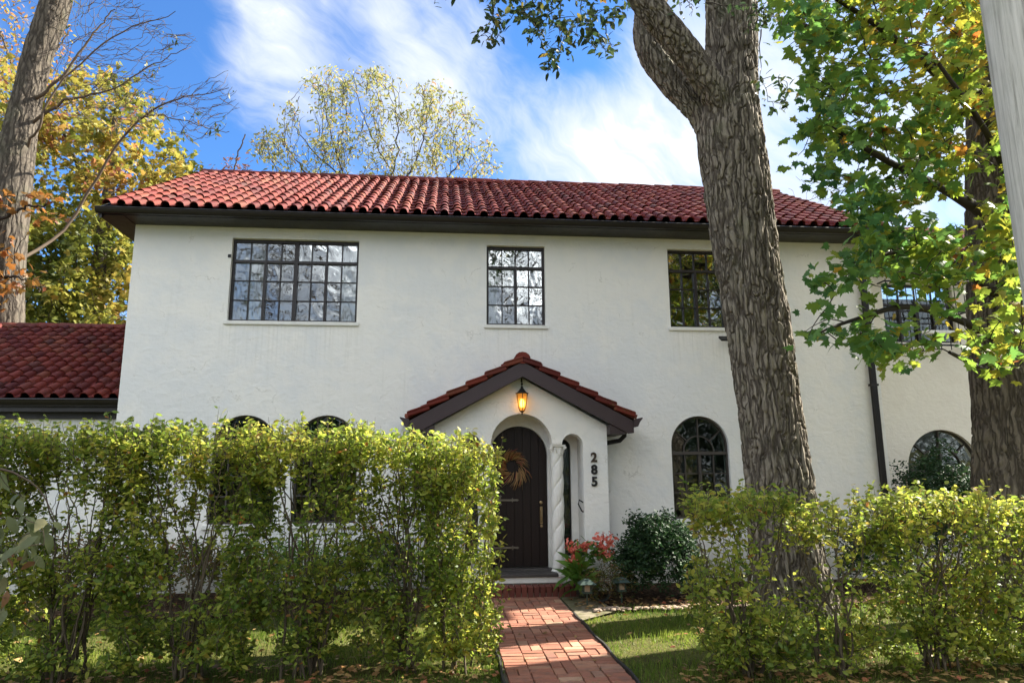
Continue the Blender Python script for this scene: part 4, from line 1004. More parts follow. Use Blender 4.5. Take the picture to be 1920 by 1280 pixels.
def spots(lines, per, frac=0.35, spread=0.06):
    out_ = []; 
    for pl_ in lines:
        n = rng.poisson(per); s = rng.uniform(1-frac, 1.0, n)*(len(pl_)-1)
        i = np.minimum(s.astype(int), len(pl_)-2); f = (s-i)[:, None]
        out_.append(pl_[i]*(1-f)+pl_[i+1]*f+rng.normal(0, spread, (n, 3)))
    return np.concatenate(out_) if out_ else np.zeros((0, 3))
def in_poly(px, py, poly):
    ins = False; j = len(poly)-1
    for i in range(len(poly)):
        xi, yi = poly[i]; xj, yj = poly[j]
        if (yi > py) != (yj > py) and px < (xj-xi)*(py-yi)/(yj-yi)+xi: ins = not ins
        j = i
    return ins
def sample_region(poly, n, y0, y1, dens=None):
    """points in the real volume whose outline, at depths y0..y1, is the given one"""
    xs = [p[0] for p in poly]; ys = [p[1] for p in poly]; out_ = []
    g = 0
    while len(out_) < n and g < n*60:
        g += 1; px = random.uniform(min(xs), max(xs)); py = random.uniform(min(ys), max(ys))
        if not in_poly(px, py, poly): continue
        if dens and random.random() > dens(px, py): continue
        out_.append(at(px, py, random.uniform(y0, y1)))
    return np.array(out_)
def px_limb(pts, Y):
    """limb control points from outline (px, py, width in px) at real depth Y"""
    out_ = []
    for q in pts:
        yy = q[3] if len(q) > 3 else Y; p = at(q[0], q[1], yy); out_.append((p[0], p[1], p[2], q[2]/2/ppm(p)))
    return out_
def nodes_of(S, start=0.0):
    s = smooth_path(S, 24); return [p[:3] for p in s[int(len(s)*start):]]
#@@VEG
# ------------------------------------------------------------------ big tree in front of the house
TY = -2.3
trunk_px = [(1478, 1060, 126), (1462, 920, 118), (1444, 780, 112), (1424, 620, 112), (1402, 480, 111), (1383, 350, 118), (1368, 240, 112), (1372, 150, 90), (1371, 60, 90), (1370, -60, 86), (1366, -260, 80)]
tp = px_limb(trunk_px, TY); base = at(1478, 1060, TY)
tree = thing('big_tree', (base[0]+0.06, TY, 0), 'tall grey-brown furrowed tree trunk forking in front of the right upper window', 'tree')
tp = [(base[0]+0.10, TY, -0.1, tp[0][3]*1.04), (base[0]+0.07, TY, 0.25, tp[0][3]*1.02)]+tp
bark_tube(tree, 'trunk', tp, 'bark', 820, 250, 0.052, 8.2, flare=0.10, seed=3.1, zs=0.105)
limbA = px_limb([(1372, 275, 44), (1342, 180, 52, TY-0.22), (1288, 98, 52, TY-0.36), (1230, 28, 52, TY-0.42), (1188, -35, 52, TY-0.42), (1120, -150, 48, TY-0.42), (1050, -300, 38, TY-0.42)], TY)
limbB = px_limb([(1360, 310, 48), (1316, 218, 46, TY+0.15), (1266, 158, 52, TY+0.3), (1224, 100, 52, TY+0.42), (1216, 45, 54, TY+0.5), (1235, -30, 50, TY+0.6), (1290, -160, 44, TY+0.8)], TY+0.05)
bark_tube(tree, 'limb', limbA, 'bark', 280, 130, 0.036, 9.0, seed=9.0, zs=0.11)
bark_tube(tree, 'limb', limbB, 'bark', 260, 130, 0.036, 9.0, seed=15.0, zs=0.11)
# overhanging sprays of leaves
rA = [(880, -60), (1170, -60), (1185, 40), (1160, 60), (1150, 130), (1125, 135), (1110, 100), (1060, 85), (1045, 125), (1025, 125), (1015, 70), (960, 50), (935, 88), (893, 75), (905, 30)]
rB = [(1240, -40), (1330, -40), (1318, 40), (1290, 60), (1265, 20)]
rC = [(1405, -40), (1500, -40), (1480, 60), (1440, 60), (1412, 70)]
rD = [(1415, 130), (1440, 110), (1480, 160), (1500, 190), (1450, 205), (1425, 190)]
rE = [(805, -40), (850, -40), (835, 12), (812, 12)]
tg = np.concatenate([sample_region(rA, 150, -4.6, -3.2), sample_region(rB, 14, -3.6, -2.6), sample_region(rC, 24, -3.6, -2.6), sample_region(rD, 12, -3.0, -2.6), sample_region(rE, 9, -4.4, -3.6),
                     sample_region([(600, -300), (1500, -300), (1500, -60), (600, -60)], 160, -5, -2.0)])
bp = [at(1120, -150, -2.6), at(1080, -120, -3.2), at(1040, -100, -3.7), at(960, -80, -4.0), at(860, -70, -4.1)]
bn = [b_ for b_ in nodes_of([(*p, 0) for p in bp])]+nodes_of(limbA, 0.6)+nodes_of(limbB, 0.7)+nodes_of(tp, 0.92)
ls = grow(bn, tg, sag=0.12, wob=0.08)
tb = line_tubes(ls, 0.003, 0.012, 0.04); sp_ = smooth_path([(*p, 0) for p in bp], 20); tb.build('twigs', 'dark_twig', tree); tb = Tubes(6); tb.add(sp_[:, :3], np.linspace(0.05, 0.02, len(sp_))); tb.build('branch', 'dark_twig', tree)
ps = spots(ls, 6.5, 0.5, 0.05); ti = rng.beta(1.3, 2.2, len(ps))
leaves('foliage', 'oval', ps, 0.105, 'elm_leaf', tree, ti, up=0.3, droop=0.7, singles=150)

# ------------------------------------------------------------------ maple at the right
MY = -2.9
mtp = px_limb([(1896, 960, 122), (1890, 800, 112), (1884, 640, 116), (1880, 480, 112), (1876, 300, 108), (1874, 120, 104), (1874, -60, 100), (1872, -300, 84)], MY)
mb = at(1892, 960, MY)
maple = thing('maple_tree', (mb[0], MY, 0), 'dark-trunked maple with green and orange leaves beside the pale utility pole', 'tree')
mtp = [(mb[0]+0.04, MY, -0.1, mtp[0][3]*1.1), (mb[0]+0.02, MY, 0.3, mtp[0][3]*1.05)]+mtp
bark_tube(maple, 'trunk', mtp, 'bark2', 520, 180, 0.040, 8.2, flare=0.3, seed=22.0, zs=0.105)
br = [px_limb([(1880, 640, 26), (1800, 600, 18, -3.6), (1700, 575, 14, -4.2), (1600, 600, 9, -4.6), (1530, 625, 5, -4.8)], MY),
      px_limb([(1878, 560, 30), (1800, 500, 20, -3.8), (1720, 470, 14, -4.5), (1640, 480, 9, -4.9)], MY),
      px_limb([(1876, 420, 36), (1780, 360, 22, -4.0), (1660, 300, 14, -4.8), (1560, 240, 8, -5.2)], MY),
      px_limb([(1876, 260, 36), (1780, 160, 22, -3.9), (1660, 60, 14, -4.6), (1540, -20, 9, -5.0)], MY),
      px_limb([(1876, 500, 30), (1900, 380, 22, -4.4), (1850, 250, 14, -5.2), (1760, 120, 9, -5.6)], MY),
      px_limb([(1880, 700, 24), (1840, 690, 14, -3.8), (1780, 660, 8, -4.4)], MY),
      px_limb([(1876, 200, 36), (1700, 90, 20, -3.5), (1560, 60, 12, -3.9), (1470, 40, 7, -4.2)], MY)]
for b_ in br:
    T_ = Tubes(8); s_ = smooth_path(b_, 30); T_.add(s_[:, :3], s_[:, 3]*0.8); T_.build('branch', 'dark_twig', maple)
outer = [(1450, -60), (1925, -60), (1925, 690), (1870, 700), (1830, 670), (1800, 600), (1815, 560), (1760, 640), (1700, 680), (1640, 690), (1590, 650), (1540, 640), (1500, 628), (1520, 612), (1600, 600), (1580, 570), (1530, 540), (1560, 490), (1600, 455), (1570, 400), (1530, 360), (1500, 320), (1485, 270), (1490, 240), (1530, 220), (1505, 175), (1500, 140), (1480, 90), (1450, 60)]
def mdens(px, py):
    # open places where the sky or the wall shows between the boughs
    for cx_, cy_, rx_, ry_ in ((1640, 310, 40, 26), (1600, 225, 50, 16), (1800, 370, 55, 30), (1745, 60, 45, 25), (1740, 405, 80, 26), (1560, 110, 30, 16), (1700, 210, 34, 16), (1840, 250, 40, 40), (1900, 760, 60, 60), (1700, 600, 70, 36), (1515, 275, 30, 22), (1570, 420, 40, 22), (1640, 560, 60, 26), (1760, 560, 60, 24)):
        if ((px-cx_)/rx_)**2+((py-cy_)/ry_)**2 < 1: return 0.04
    if 1806 < px < 1875 and 120 < py < 560: return 0.25
    if px > 1800 and py > 560: return 0.45
    if py > 520: return 0.7
    return 1.0
mt_ = np.concatenate([sample_region(outer, 640, -5.6, -3.6, mdens), sample_region([(1450, -300), (2200, -300), (2200, -60), (1450, -60)], 90, -5.5, -3), sample_region([(1930, -60), (2200, -60), (2200, 600), (1930, 600)], 90, -5.0, -2.5)])
mn = sum([nodes_of(b_, 0.15) for b_ in br], [])
ml = grow(mn, mt_, sag=0.06, wob=0.07, bias=(-0.18, -0.05, -0.03))
line_tubes(ml, 0.003, 0.009, 0.03).build('twigs', 'dark_twig', maple)
mp = spots(ml, 8.6, 0.5, 0.08)
# leaves turn orange high up; the bluish green at left also paints in shade
dx = (mp-CAM); dd_ = dx@FWD; mpx = dx@CR/dd_*FPX+960; mpy = 640-dx@CU/dd_*FPX
hz = np.clip((mp[:, 2]-4.5)/4.5, 0, 1); side = np.clip((mp[:, 0]-3.2)/2.2, 0, 1)
ti = 0.21+0.36*hz+0.32*side*(1-0.3*hz)+rng.normal(0, 0.14, len(mp))
ti += 0.3*(rng.random(len(mp)) < 0.05)
leaves('foliage', 'maple', mp, 0.118, 'maple_leaf', maple, ti, up=0.35, droop=0.55, singles=300)

# ------------------------------------------------------------------ utility pole
pp = at(1930, 480, -7.2)
pl_ = at(1849, 0, -7.2); pr_ = 0.17
pole = thing('utility_pole', (pp[0]+pr_+0.01, -7.2, 0), 'pale weathered wooden utility pole at the right edge of the picture', 'pole')
px0 = at(1916, 440, -7.2)[0]+pr_
V = []; F = []; n = 40; mm = 60
for j in range(mm+1):
    z = -0.1+12.0*j/mm; r_ = pr_*(1-0.012*z)+0.004
    for k in range(n):
        a = 2*math.pi*k/n; q = r_+0.004*noise.noise(Vector((math.cos(a)*3, math.sin(a)*3, z*0.4))); V.append((px0+q*math.cos(a), -7.2+q*math.sin(a), z))
for j in range(mm):
    for k in range(n): F.append((j*n+k, j*n+(k+1) % n, (j+1)*n+(k+1) % n, (j+1)*n+k))
link('shaft', npmesh('shaft', V, F, True), M['pole'], pole)

# ------------------------------------------------------------------ hedges
def shrub(name, cx, cyy, half, dep, hgt, label, group, nstem=15, nsp=330, per=6.0, size=0.058, parent_tint=0.0, topflat=True, singles=60, low=0.95, gapf=None):
    root = thing(name, (cx, cyy, 0), label, 'shrub', group)
    T_ = Tubes(5); nodes = []
    for k in range(nstem if half > 0.35 else 8):
        a = random.uniform(0, 2*math.pi); r0 = random.uniform(0.02, 0.16); bx_, by_ = cx+math.cos(a)*r0*1.3, cyy+math.sin(a)*r0
        tx = cx+random.uniform(-half, half)*0.92; ty = cyy+random.uniform(-dep, dep)*0.75; tz = hgt*random.uniform(0.70, 0.97)
        k1 = (bx_+(tx-bx_)*0.30+random.gauss(0, .05), by_+(ty-by_)*0.3+random.gauss(0, .05), tz*0.42); k2 = (bx_+(tx-bx_)*0.7+random.gauss(0, .06), by_+(ty-by_)*0.7+random.gauss(0, .05), tz*0.74)
        r_ = random.uniform(0.008, 0.017)
        s_ = smooth_path([(bx_, by_, -0.03, r_), (*k1, r_*0.75), (*k2, r_*0.5), (tx, ty, tz, r_*0.28)], 15)
        s_[1:-1, :2] += rng.normal(0, 0.012, (len(s_)-2, 2)); T_ = Tubes(5); T_.add(s_[:, :3], s_[:, 3]); T_.build('stem', 'hedge_stem', root); nodes += [p[:3] for p in s_[2:]]
    tg_ = []
    while len(tg_) < nsp:
        x_ = cx+random.uniform(-half, half); y_ = cyy+random.uniform(-dep, dep); z_ = hgt*random.random()*(1+0.05*noise.noise(Vector((x_*2.2, 3.1, 0))))
        u_ = z_/hgt; edge_ = max(abs(x_-cx)/half, abs(y_-cyy)/dep)
        if u_ < 0.05 or (u_ < 0.32 and random.random() > low): continue
        p_ = 0.25+0.75*edge_ if u_ < 0.80 else 1.0
        if u_ < 0.5: p_ = 0.55+0.45*edge_
        if half < 0.35: p_ = 0.6+0.4*edge_
        if 0.50 < u_ < 0.78 and half > 0.35: p_ *= 0.70
        if u_ > 0.88: p_ = 0.8
        if gapf and gapf(x_, y_, u_) < random.random(): continue
        if u_ < 0.9 and half > 0.35 and noise.noise(Vector((x_*2.6, y_*1.2, z_*2.4+cx)))+0.32 < random.random()*0.75: continue
        if random.random() < p_: tg_.append((x_, y_, z_+random.gauss(0, .012) if u_ > 0.95 else z_))
    ls_ = grow(nodes, tg_, sag=-0.10, wob=0.10, bias=(0, 0, 0.16))
    line_tubes(ls_, 0.0018, 0.007, 0.009, 4).build('twigs', 'hedge_stem', root)
    # short upright shoots standing out of the clipped top
    sh = Tubes(3); tops = []
    for k in range(int(46*half/0.5)):
        x_ = cx+random.uniform(-half, half); y_ = cyy+random.uniform(-dep, dep); h_ = abs(random.gauss(0.03, 0.05)); a = np.array([x_, y_, hgt-0.12]); b_ = a+np.array([random.gauss(0, .03), random.gauss(0, .03), 0.12+h_])
        ln_ = a+(b_-a)*np.linspace(0, 1, 4)[:, None]; sh.add(ln_, [0.0025, 0.0022, 0.002, 0.001]); tops.append(ln_)
    sh.build('shoots', 'hedge_stem', root)
    p_ = np.concatenate([spots(ls_, per, 0.75, 0.022), spots(tops, 5.5, 0.8, 0.016)])
    lp = len(p_); ti_ = 0.43+0.20*rng.normal(0, 1, lp)+parent_tint+0.15*np.array([noise.noise(Vector((q[0]*1.6, q[1]*2, q[2]*1.8))) for q in p_])*2
    ti_ = ti_+0.10*np.clip((p_[:, 2]/hgt-0.5)*2, 0, 1); ti_ = np.where(rng.random(lp) < 0.99, np.minimum(ti_, 0.95), 1.0)
    leaves('foliage', 'oval', p_, size, 'hedge_leaf', root, ti_, up=0.35, droop=0.0, singles=singles, ar=1.15)
    return root
GL = 'clipped hedge shrubs left of the brick path'; GR = 'hedge shrubs right of the brick path'
HL = [(-5.35, -4.30, 0.60, 2.12, 'clipped green hedge shrub at the far left end, just outside the picture edge'),
      (-4.25, -4.34, 0.58, 2.14, 'clipped yellow-green hedge shrub at the left edge of the picture'),
      (-3.20, -4.32, 0.56, 2.13, 'clipped hedge shrub in front of the annex roof end'),
      (-2.22, -4.36, 0.54, 2.13, 'clipped hedge shrub in front of the leftmost arched window'),
      (-1.24, -4.34, 0.54, 2.12, 'clipped hedge shrub in front of the second arched window'),
      (-0.30, -4.32, 0.50, 2.04, 'airy clipped hedge shrub second from the brick path'),
      (0.18, -4.40, 0.34, 1.99, 'narrow hedge shrub at the path, hiding the left half of the porch')]
for x_, y_, hf, hh, lb in HL: shrub('hedge_shrub', x_, y_, hf, 0.40, hh, lb, GL, nsp=int(2000*hf), per=9.0)
HR = [(2.62, -4.85, 0.42, 1.53, 'leafy hedge shrub right of the path in front of the big trunk'),
      (3.45, -4.80, 0.44, 1.40, 'open thinly leaved hedge shrub between two denser right-hand ones'),
      (4.35, -4.85, 0.48, 1.50, 'yellow-tipped hedge shrub beside the maple trunk'),
      (5.30, -4.90, 0.50, 1.44, 'hedge shrub at the right edge of the picture')]
for k, (x_, y_, hf, hh, lb) in enumerate(HR): shrub('hedge_shrub', x_, y_, hf, 0.40, hh, lb, GR, nstem=13 if k != 1 else 8, nsp=int((1500 if k != 1 else 700)*hf), per=8.0, size=0.060, parent_tint=0.06)

# ------------------------------------------------------------------ bushes by the walls
def mound(name, c, rad, h, n, size, mat, kind, label, cat, group=None, per=5, up=0.4, singles=0, twig='dark_twig', shape=0.6, droop=0.1):
    root = thing(name, (c[0], c[1], 0), label, cat, group); tg_ = []
    while len(tg_) < n:
        v = rng.normal(0, 1, 3); v /= np.linalg.norm(v); v[2] = abs(v[2]); rr = random.uniform(0.35, 1.0)**0.5
        bump_ = 1+0.22*noise.noise(Vector((v[0]*2.3+c[0], v[1]*2.3, v[2]*2.3+c[1])))
        q = np.array([c[0]+v[0]*rad*rr*bump_, c[1]+v[1]*rad*0.85*rr*bump_, h*0.12+v[2]**shape*h*0.88*rr*bump_]); tg_.append(q)
    nodes = [np.array([c[0], c[1], 0.0]), np.array([c[0], c[1], h*0.2]), np.array([c[0]+0.05, c[1], h*0.45])]
    ls_ = grow(nodes, tg_, sag=0.05, wob=0.06)
    line_tubes(ls_, 0.002, 0.010, 0.02).build('stems', twig, root)
    p_ = spots(ls_, per, 0.5, size*0.7); leaves('foliage', kind, p_, size, mat, root, None, up=up, droop=droop, singles=singles)
    return root
mound('evergreen_bush', (2.98, -1.25), 0.62, 1.16, 950, 0.055, 'dark_leaf', 'oval', 'dense dark green bush right of the porch', 'bush', per=16)
mound('evergreen_bush', (5.0, -0.95), 0.52, 0.95, 340, 0.055, 'dark_leaf', 'oval', 'dark green bush below the wall behind the big trunk', 'bush', per=12)
mound('evergreen_bush', (6.35, -0.9), 0.62, 1.0, 380, 0.055, 'dark_leaf', 'oval', 'dark green bush at the foot of the corner downspout', 'bush', per=12)
mound('evergreen_bush', (8.1, -0.1), 0.80, 2.02, 950, 0.065, 'dark_leaf', 'oval', 'tall dark green bush in front of the wide arched wing window', 'bush', per=12)
mound('evergreen_bush', (-0.9, -0.75), 0.55, 0.95, 340, 0.055, 'dark_leaf', 'oval', 'dark green bush by the wall left of the porch', 'bush', per=11)
mound('foundation_bush', (-2.0, -0.8), 0.70, 0.85, 340, 0.06, 'bright_leaf', 'oval', 'mid green low bush under the second arched window', 'bush', per=8)
mound('foundation_bush', (-3.4, -0.8), 0.70, 0.85, 340, 0.06, 'bronze_leaf', 'oval', 'olive low bush under the leftmost arched window', 'bush', per=8)
mound('foundation_bush', (-4.7, -0.9), 0.65, 1.0, 300, 0.06, 'bronze_leaf', 'oval', 'olive bush at the left corner of the white wall', 'bush', per=8)
mound('bronze_shrub', (2.22, -1.42), 0.40, 0.52, 150, 0.050, 'bronze_leaf', 'lance', 'low bronze and green feathery shrub behind the path lanterns', 'shrub', per=10, up=0.6)
# begonia in a pot
bg_ = thing('begonia', (2.02, -0.95, 0), 'potted plant with coral red flower clusters beside the porch column', 'potted plant')
MB().lathe((2.02, -0.95, 0.0), [(0.13, 0), (0.15, 0.02), (0.19, 0.30), (0.205, 0.30), (0.205, 0.34), (0.18, 0.34)], 24).build('pot', M['pot'], bg_)
tgs = []; 
for k in range(110):
    v = rng.normal(0, 1, 3); v /= np.linalg.norm(v); tgs.append(np.array([2.02+v[0]*0.36*random.uniform(.6, 1), -0.98+v[1]*0.25, 0.52+abs(v[2])*0.26*random.uniform(.4, 1.1)]))
gl_ = grow([(2.02, -0.95, 0.30), (2.02, -0.95, 0.4)], tgs, sag=0.2, wob=0.05)
line_tubes(gl_, 0.003, 0.008, 0.01).build('stems', 'bright_leaf' if False else 'twig', bg_)
leaves('leaves', 'oval', spots(gl_, 1.3, 0.6, 0.03), 0.13, 'bright_leaf', bg_, None, up=0.3, droop=0.5, singles=60, ar=1.3)
fc = []
for cxx, czz, rr in ((1.80, 0.66, 0.15), (2.22, 0.76, 0.15), (2.26, 0.60, 0.12), (1.83, 0.52, 0.11), (1.98, 0.70, 0.08)):
    for k in range(34): fc.append(np.array([cxx, -1.12, czz])+rng.normal(0, 1, 3)*np.array([rr*.42, 0.06, rr*.36]))
fp = np.repeat(np.array(fc), 4, axis=0)+rng.normal(0, 0.009, (len(fc)*4, 3))
leaves('petals', 'oval', fp, 0.046, 'petal', bg_, None, up=0.0, droop=0.3, ar=1.9)
hp = thing('hosta', (1.86, -1.2, 0), 'bright green arching strap-leaved plant at the right end of the brick step', 'plant')
T_ = []; 
for k in range(60):
    a = random.uniform(0, 2*math.pi); l_ = random.uniform(0.2, 0.42); T_.append(np.array([1.84+math.cos(a)*0.05, -1.12+math.sin(a)*0.05, 0.12+random.uniform(0, .30)]))
T_ = np.array(T_); od = np.stack([rng.normal(0, .6, 60), rng.normal(-.2, .5, 60), rng.uniform(0.2, 1.0, 60)], 1)*2
leaves('leaves', 'lance', T_, 0.34, 'bright_leaf', hp, None, up=0.2, droop=0.0, outdir=od, singles=60, ar=0.9)
# path lanterns
def path_lantern(x_, y_, label):
    r_ = thing('path_lantern', (x_, y_, 0), label, 'path light', 'small green path lanterns by the planting bed')
    MB().tube([(x_, y_, -0.02), (x_, y_, 0.18)], 0.010, 8).build('stake', M['green_metal'], r_)
    b = MB()
    for a, c in ((-1, -1), (1, -1), (1, 1), (-1, 1)): b.box((x_+a*0.045-0.006, y_+c*0.045-0.006, 0.185), (x_+a*0.045+0.006, y_+c*0.045+0.006, 0.285))
    b.box((x_-0.06, y_-0.06, 0.17), (x_+0.06, y_+0.06, 0.186)); b.build('cage', M['green_metal'], r_)
    MB().add([(x_-0.11, y_-0.11, 0.287), (x_+0.11, y_-0.11, 0.287), (x_+0.11, y_+0.11, 0.287), (x_-0.11, y_+0.11, 0.287), (x_-0.03, y_-0.03, 0.345), (x_+0.03, y_-0.03, 0.345), (x_+0.03, y_+0.03, 0.345), (x_-0.03, y_+0.03, 0.345)],
             [(0, 3, 2, 1), (4, 5, 6, 7), (0, 1, 5, 4), (1, 2, 6, 5), (2, 3, 7, 6), (3, 0, 4, 7)]).build('lamp_cap', M['green_metal'], r_)
    MB().box((x_-0.035, y_-0.035, 0.19), (x_+0.035, y_+0.035, 0.27)).build('lamp_glass', M['pebble'], r_)
path_lantern(1.86, -1.72, 'small green metal path lantern nearest the brick path')
path_lantern(2.34, -1.62, 'small green metal path lantern in front of the dark bush')
b = MB(); 
for k in range(4): b.tube([(2.10+0.12*math.cos(t*0.35), -1.52+0.02*k, 0.15+0.12*math.sin(t*0.35)) for t in range(19)], 0.012, 6)
tag(b.build('garden_hose', M['rubber'], smooth=True), 'coiled black garden hose on the bed between the path lanterns', 'hose')
# pebbles along the bed
def pebbles():
    T = []; F = []; c = 0
    for k in range(170):
        x_ = random.uniform(1.9, 4.3); y_ = -1.93+random.gauss(0, .05); s = random.uniform(0.02, 0.045)
        b = MB(); b.lathe((x_, y_, 0.0), [(s*0.7, 0), (s, s*0.25), (s*0.8, s*0.6), (s*0.3, s*0.75)], 7); T += [(a+random.gauss(0, s*.08), b_+random.gauss(0, s*.08), c_) for a, b_, c_ in b.v]; F += [tuple(i+c for i in f) for f in b.f]; c = len(T)
    me = bpy.data.meshes.new('edging_stones'); me.from_pydata(T, [], F); me.update(); o = link('edging_stones', me, M['pebble']); tag(o, 'small tan stones edging the planting bed', 'stones', kind='stuff')
pebbles()
# pumpkin on the sill
pk = thing('pumpkin', (-3.05, -0.0, 0.972), 'small orange pumpkin on the sill of the leftmost arched window', 'pumpkin')
V = []; F = []; n, m_ = 40, 14; pc = (-3.06, -0.0, 1.06)
for j in range(m_+1):
    t = math.pi*j/m_
    for k in range(n):
        a = 2*math.pi*k/n; r_ = 0.10*math.sin(t)*(1+0.07*abs(math.sin(a*5)))+0.001; V.append((pc[0]+r_*math.cos(a), pc[1]+r_*math.sin(a)*0.8, pc[2]-0.088*math.cos(t)))
for j in range(m_):
    for k in range(n): F.append((j*n+k, j*n+(k+1) % n, (j+1)*n+(k+1) % n, (j+1)*n+k))
link('body', npmesh('body', V, F, True), M['pumpkin'], pk); MB().tube([(pc[0], pc[1], pc[2]+0.075), (pc[0]+0.01, pc[1], pc[2]+0.12)], [0.012, 0.008], 6).build('stalk', M['twig'], pk)

# ------------------------------------------------------------------ trees behind
# left tree with bare twigs
LY = 6.0
lt = px_limb([(8, 640, 60), (12, 540, 58), (16, 440, 62), (22, 350, 66), (34, 270, 58), (50, 190, 50), (72, 100, 48), (100, 20, 50), (122, -60, 46), (150, -200, 36)], LY)
lb_ = at(8, 640, LY)
ltree = thing('left_tree', (lb_[0], LY, 0), 'leaning brown tree with bare twigs reaching over the left end of the roof', 'tree')
lt = [(lb_[0]-0.1, LY, -0.1, 0.6), (lb_[0]-0.05, LY, 1.5, 0.54)]+lt
bark_tube(ltree, 'trunk', lt, 'bark3', 260, 90, 0.022, 5.0, seed=31)
lbr = [px_limb([(52, 200, 22, LY), (110, 150, 13), (170, 70, 9), (215, 15, 5)], LY-0.3), px_limb([(46, 240, 18, LY), (120, 190, 12), (200, 170, 8), (290, 120, 5), (350, 90, 3)], LY-0.5),
       px_limb([(34, 300, 18, LY), (70, 240, 12, LY-.4), (120, 150, 9), (230, 60, 6), (330, 25, 3)], LY-0.6), px_limb([(10, 330, 30), (-30, 230, 26), (-60, 100, 20)], LY),
       px_limb([(18, 500, 18, LY), (120, 430, 14, LY+1.0), (200, 300, 12, LY+0.8), (260, 225, 10, LY+0.4), (310, 195, 8), (360, 180, 5), (430, 165, 3)], LY), px_limb([(260, 225, 8, LY+0.4), (300, 215, 6), (370, 235, 4), (430, 250, 3)], LY)]
for b_ in lbr:
    T_ = Tubes(6); s_ = smooth_path(b_, 24); T_.add(s_[:, :3]+rng.normal(0, .02, (len(s_), 3)), s_[:, 3]*0.40); T_.build('branch', 'twig', ltree)
lr = [(100, -40), (240, -20), (330, 50), (380, 70), (345, 110), (300, 130), (340, 160), (430, 130), (455, 190), (440, 230), (400, 260), (340, 270), (290, 240), (200, 250), (150, 230), (100, 200), (110, 90)]
lts = sample_region(lr, 700, LY-1.4, LY+0.8); ll = grow(sum([nodes_of(b_, 0.25) for b_ in lbr], []), lts, sag=-0.10, wob=0.09, bias=(0.28, 0, 0.10))
line_tubes(ll, 0.0045, 0.008, 0.014, 4).build('twigs', 'twig', ltree)
leaves('foliage', 'lance', spots(ll[-60:], 3.0, 0.3, 0.05), 0.16, 'elm_leaf', ltree, None, up=0.0, droop=1.0)
# background crowns
def crown_tree(name, label, trunk, Y, regions, mat, kind, size, per, tintf=None, nb='dark_twig', bark_='bark3', limbs=(), up=0.3, spread=0.18, wob=0.08, singles=0, group=None, bias=(0, 0, 0.25), lr=0.75, tip=0.006):
    tp_ = px_limb(trunk, Y); root = thing(name, (tp_[0][0], Y, 0), label, 'tree', group)
    tp_ = [(tp_[0][0], Y, -0.1, tp_[0][3]*1.15)]+tp_; bark_tube(root, 'trunk', tp_, bark_, 90, 24, 0.02, 4.0, seed=random.uniform(0, 50))
    nodes = nodes_of(tp_, 0.35)
    for l_ in limbs:
        s_ = px_limb(l_, Y); T_ = Tubes(6); q = smooth_path(s_, 24); T_.add(q[:, :3]+rng.normal(0, .025, (len(q), 3)), q[:, 3]*lr); T_.build('branch', nb, root); nodes += nodes_of(s_, 0.1)
    tg_ = np.concatenate([sample_region(*r_) for r_ in regions]); ls_ = grow(nodes, tg_, sag=0.06, wob=wob, bias=bias)
    line_tubes(ls_, tip, 0.011, 0.06, 4).build('twigs', nb, root)
    p_ = spots(ls_, per, 0.55, spread); ti_ = tintf(p_) if tintf else None
    leaves('foliage', kind, p_, size, mat, root, ti_, up=up, droop=0.4, singles=singles); return root
def ytint(p):
    z = np.array([noise.noise(Vector((q[0]*0.45, q[1]*0.4, q[2]*0.5))) for q in p]); return np.clip(0.38+0.035*(p[:, 2]-6)+0.5*z+rng.normal(0, 0.13, len(p)), 0, 0.99)
YR = [(95, 150), (160, 130), (235, 150), (280, 200), (330, 270), (365, 310), (400, 345), (300, 420), (250, 640), (-60, 640), (-60, 200), (0, 90), (60, 130)]
crown_tree('yellow_tree', 'broad yellow and green autumn tree behind the annex roof', [(170, 640, 34), (185, 520, 30), (200, 400, 24), (210, 300, 16), (215, 220, 8)], 11.0,
           [(YR, 560, 8.5, 14.5), ([(-60, 400), (245, 400), (245, 640), (-60, 640)], 140, 7.5, 10.5)], 'yellow_leaf', 'maple', 0.19, 22, ytint,
           limbs=[[(185, 500, 18), (120, 430, 14), (60, 380, 8)], [(190, 460, 16), (240, 420, 12), (300, 360, 6)], [(200, 400, 16), (140, 300, 10), (110, 220, 5)], [(185, 560, 18), (110, 545, 14), (30, 500, 8)], [(190, 540, 14), (230, 480, 10)]])
def otint(p): return np.clip(rng.normal(0.45, 0.25, len(p)), 0, 1)
crown_tree('orange_tree', 'tree with orange leaves at the left edge above the annex', [(-40, 640, 24), (-25, 520, 20), (-20, 420, 12)], 4.6,
           [([(-60, 350), (30, 350), (110, 370), (130, 400), (60, 430), (40, 500), (110, 540), (90, 570), (-10, 590), (-60, 600)], 52, 4.2, 5.6)], 'orange_leaf', 'maple', 0.17, 5, otint, spread=0.10,
           limbs=[[(-22, 430, 10), (40, 390, 7), (90, 385, 4)], [(-25, 520, 10), (30, 520, 6), (80, 545, 3)]], singles=120)
crown_tree('peach_tree_crown', 'thin tree with pale orange and pink leaves at the top left corner', [(20, 640, 20), (40, 400, 16), (50, 200, 10), (60, 60, 6)], 17.0,
           [([(-60, -40), (60, -40), (130, 40), (150, 110), (240, 150), (310, 190), (300, 250), (100, 200), (-60, 300)], 260, 15.5, 19.5)], 'yellow_leaf', 'oval', 0.24, 4, lambda p: np.clip(rng.normal(0.85, 0.10, len(p)), 0, 1), nb='twig',
           limbs=[[(45, 300, 8), (110, 180, 6), (220, 150, 3)], [(50, 200, 8), (0, 60, 4)], [(55, 160, 6), (130, 60, 3)]])
bpy.data.objects['peach_tree_crown'].name = 'thin_autumn_tree'
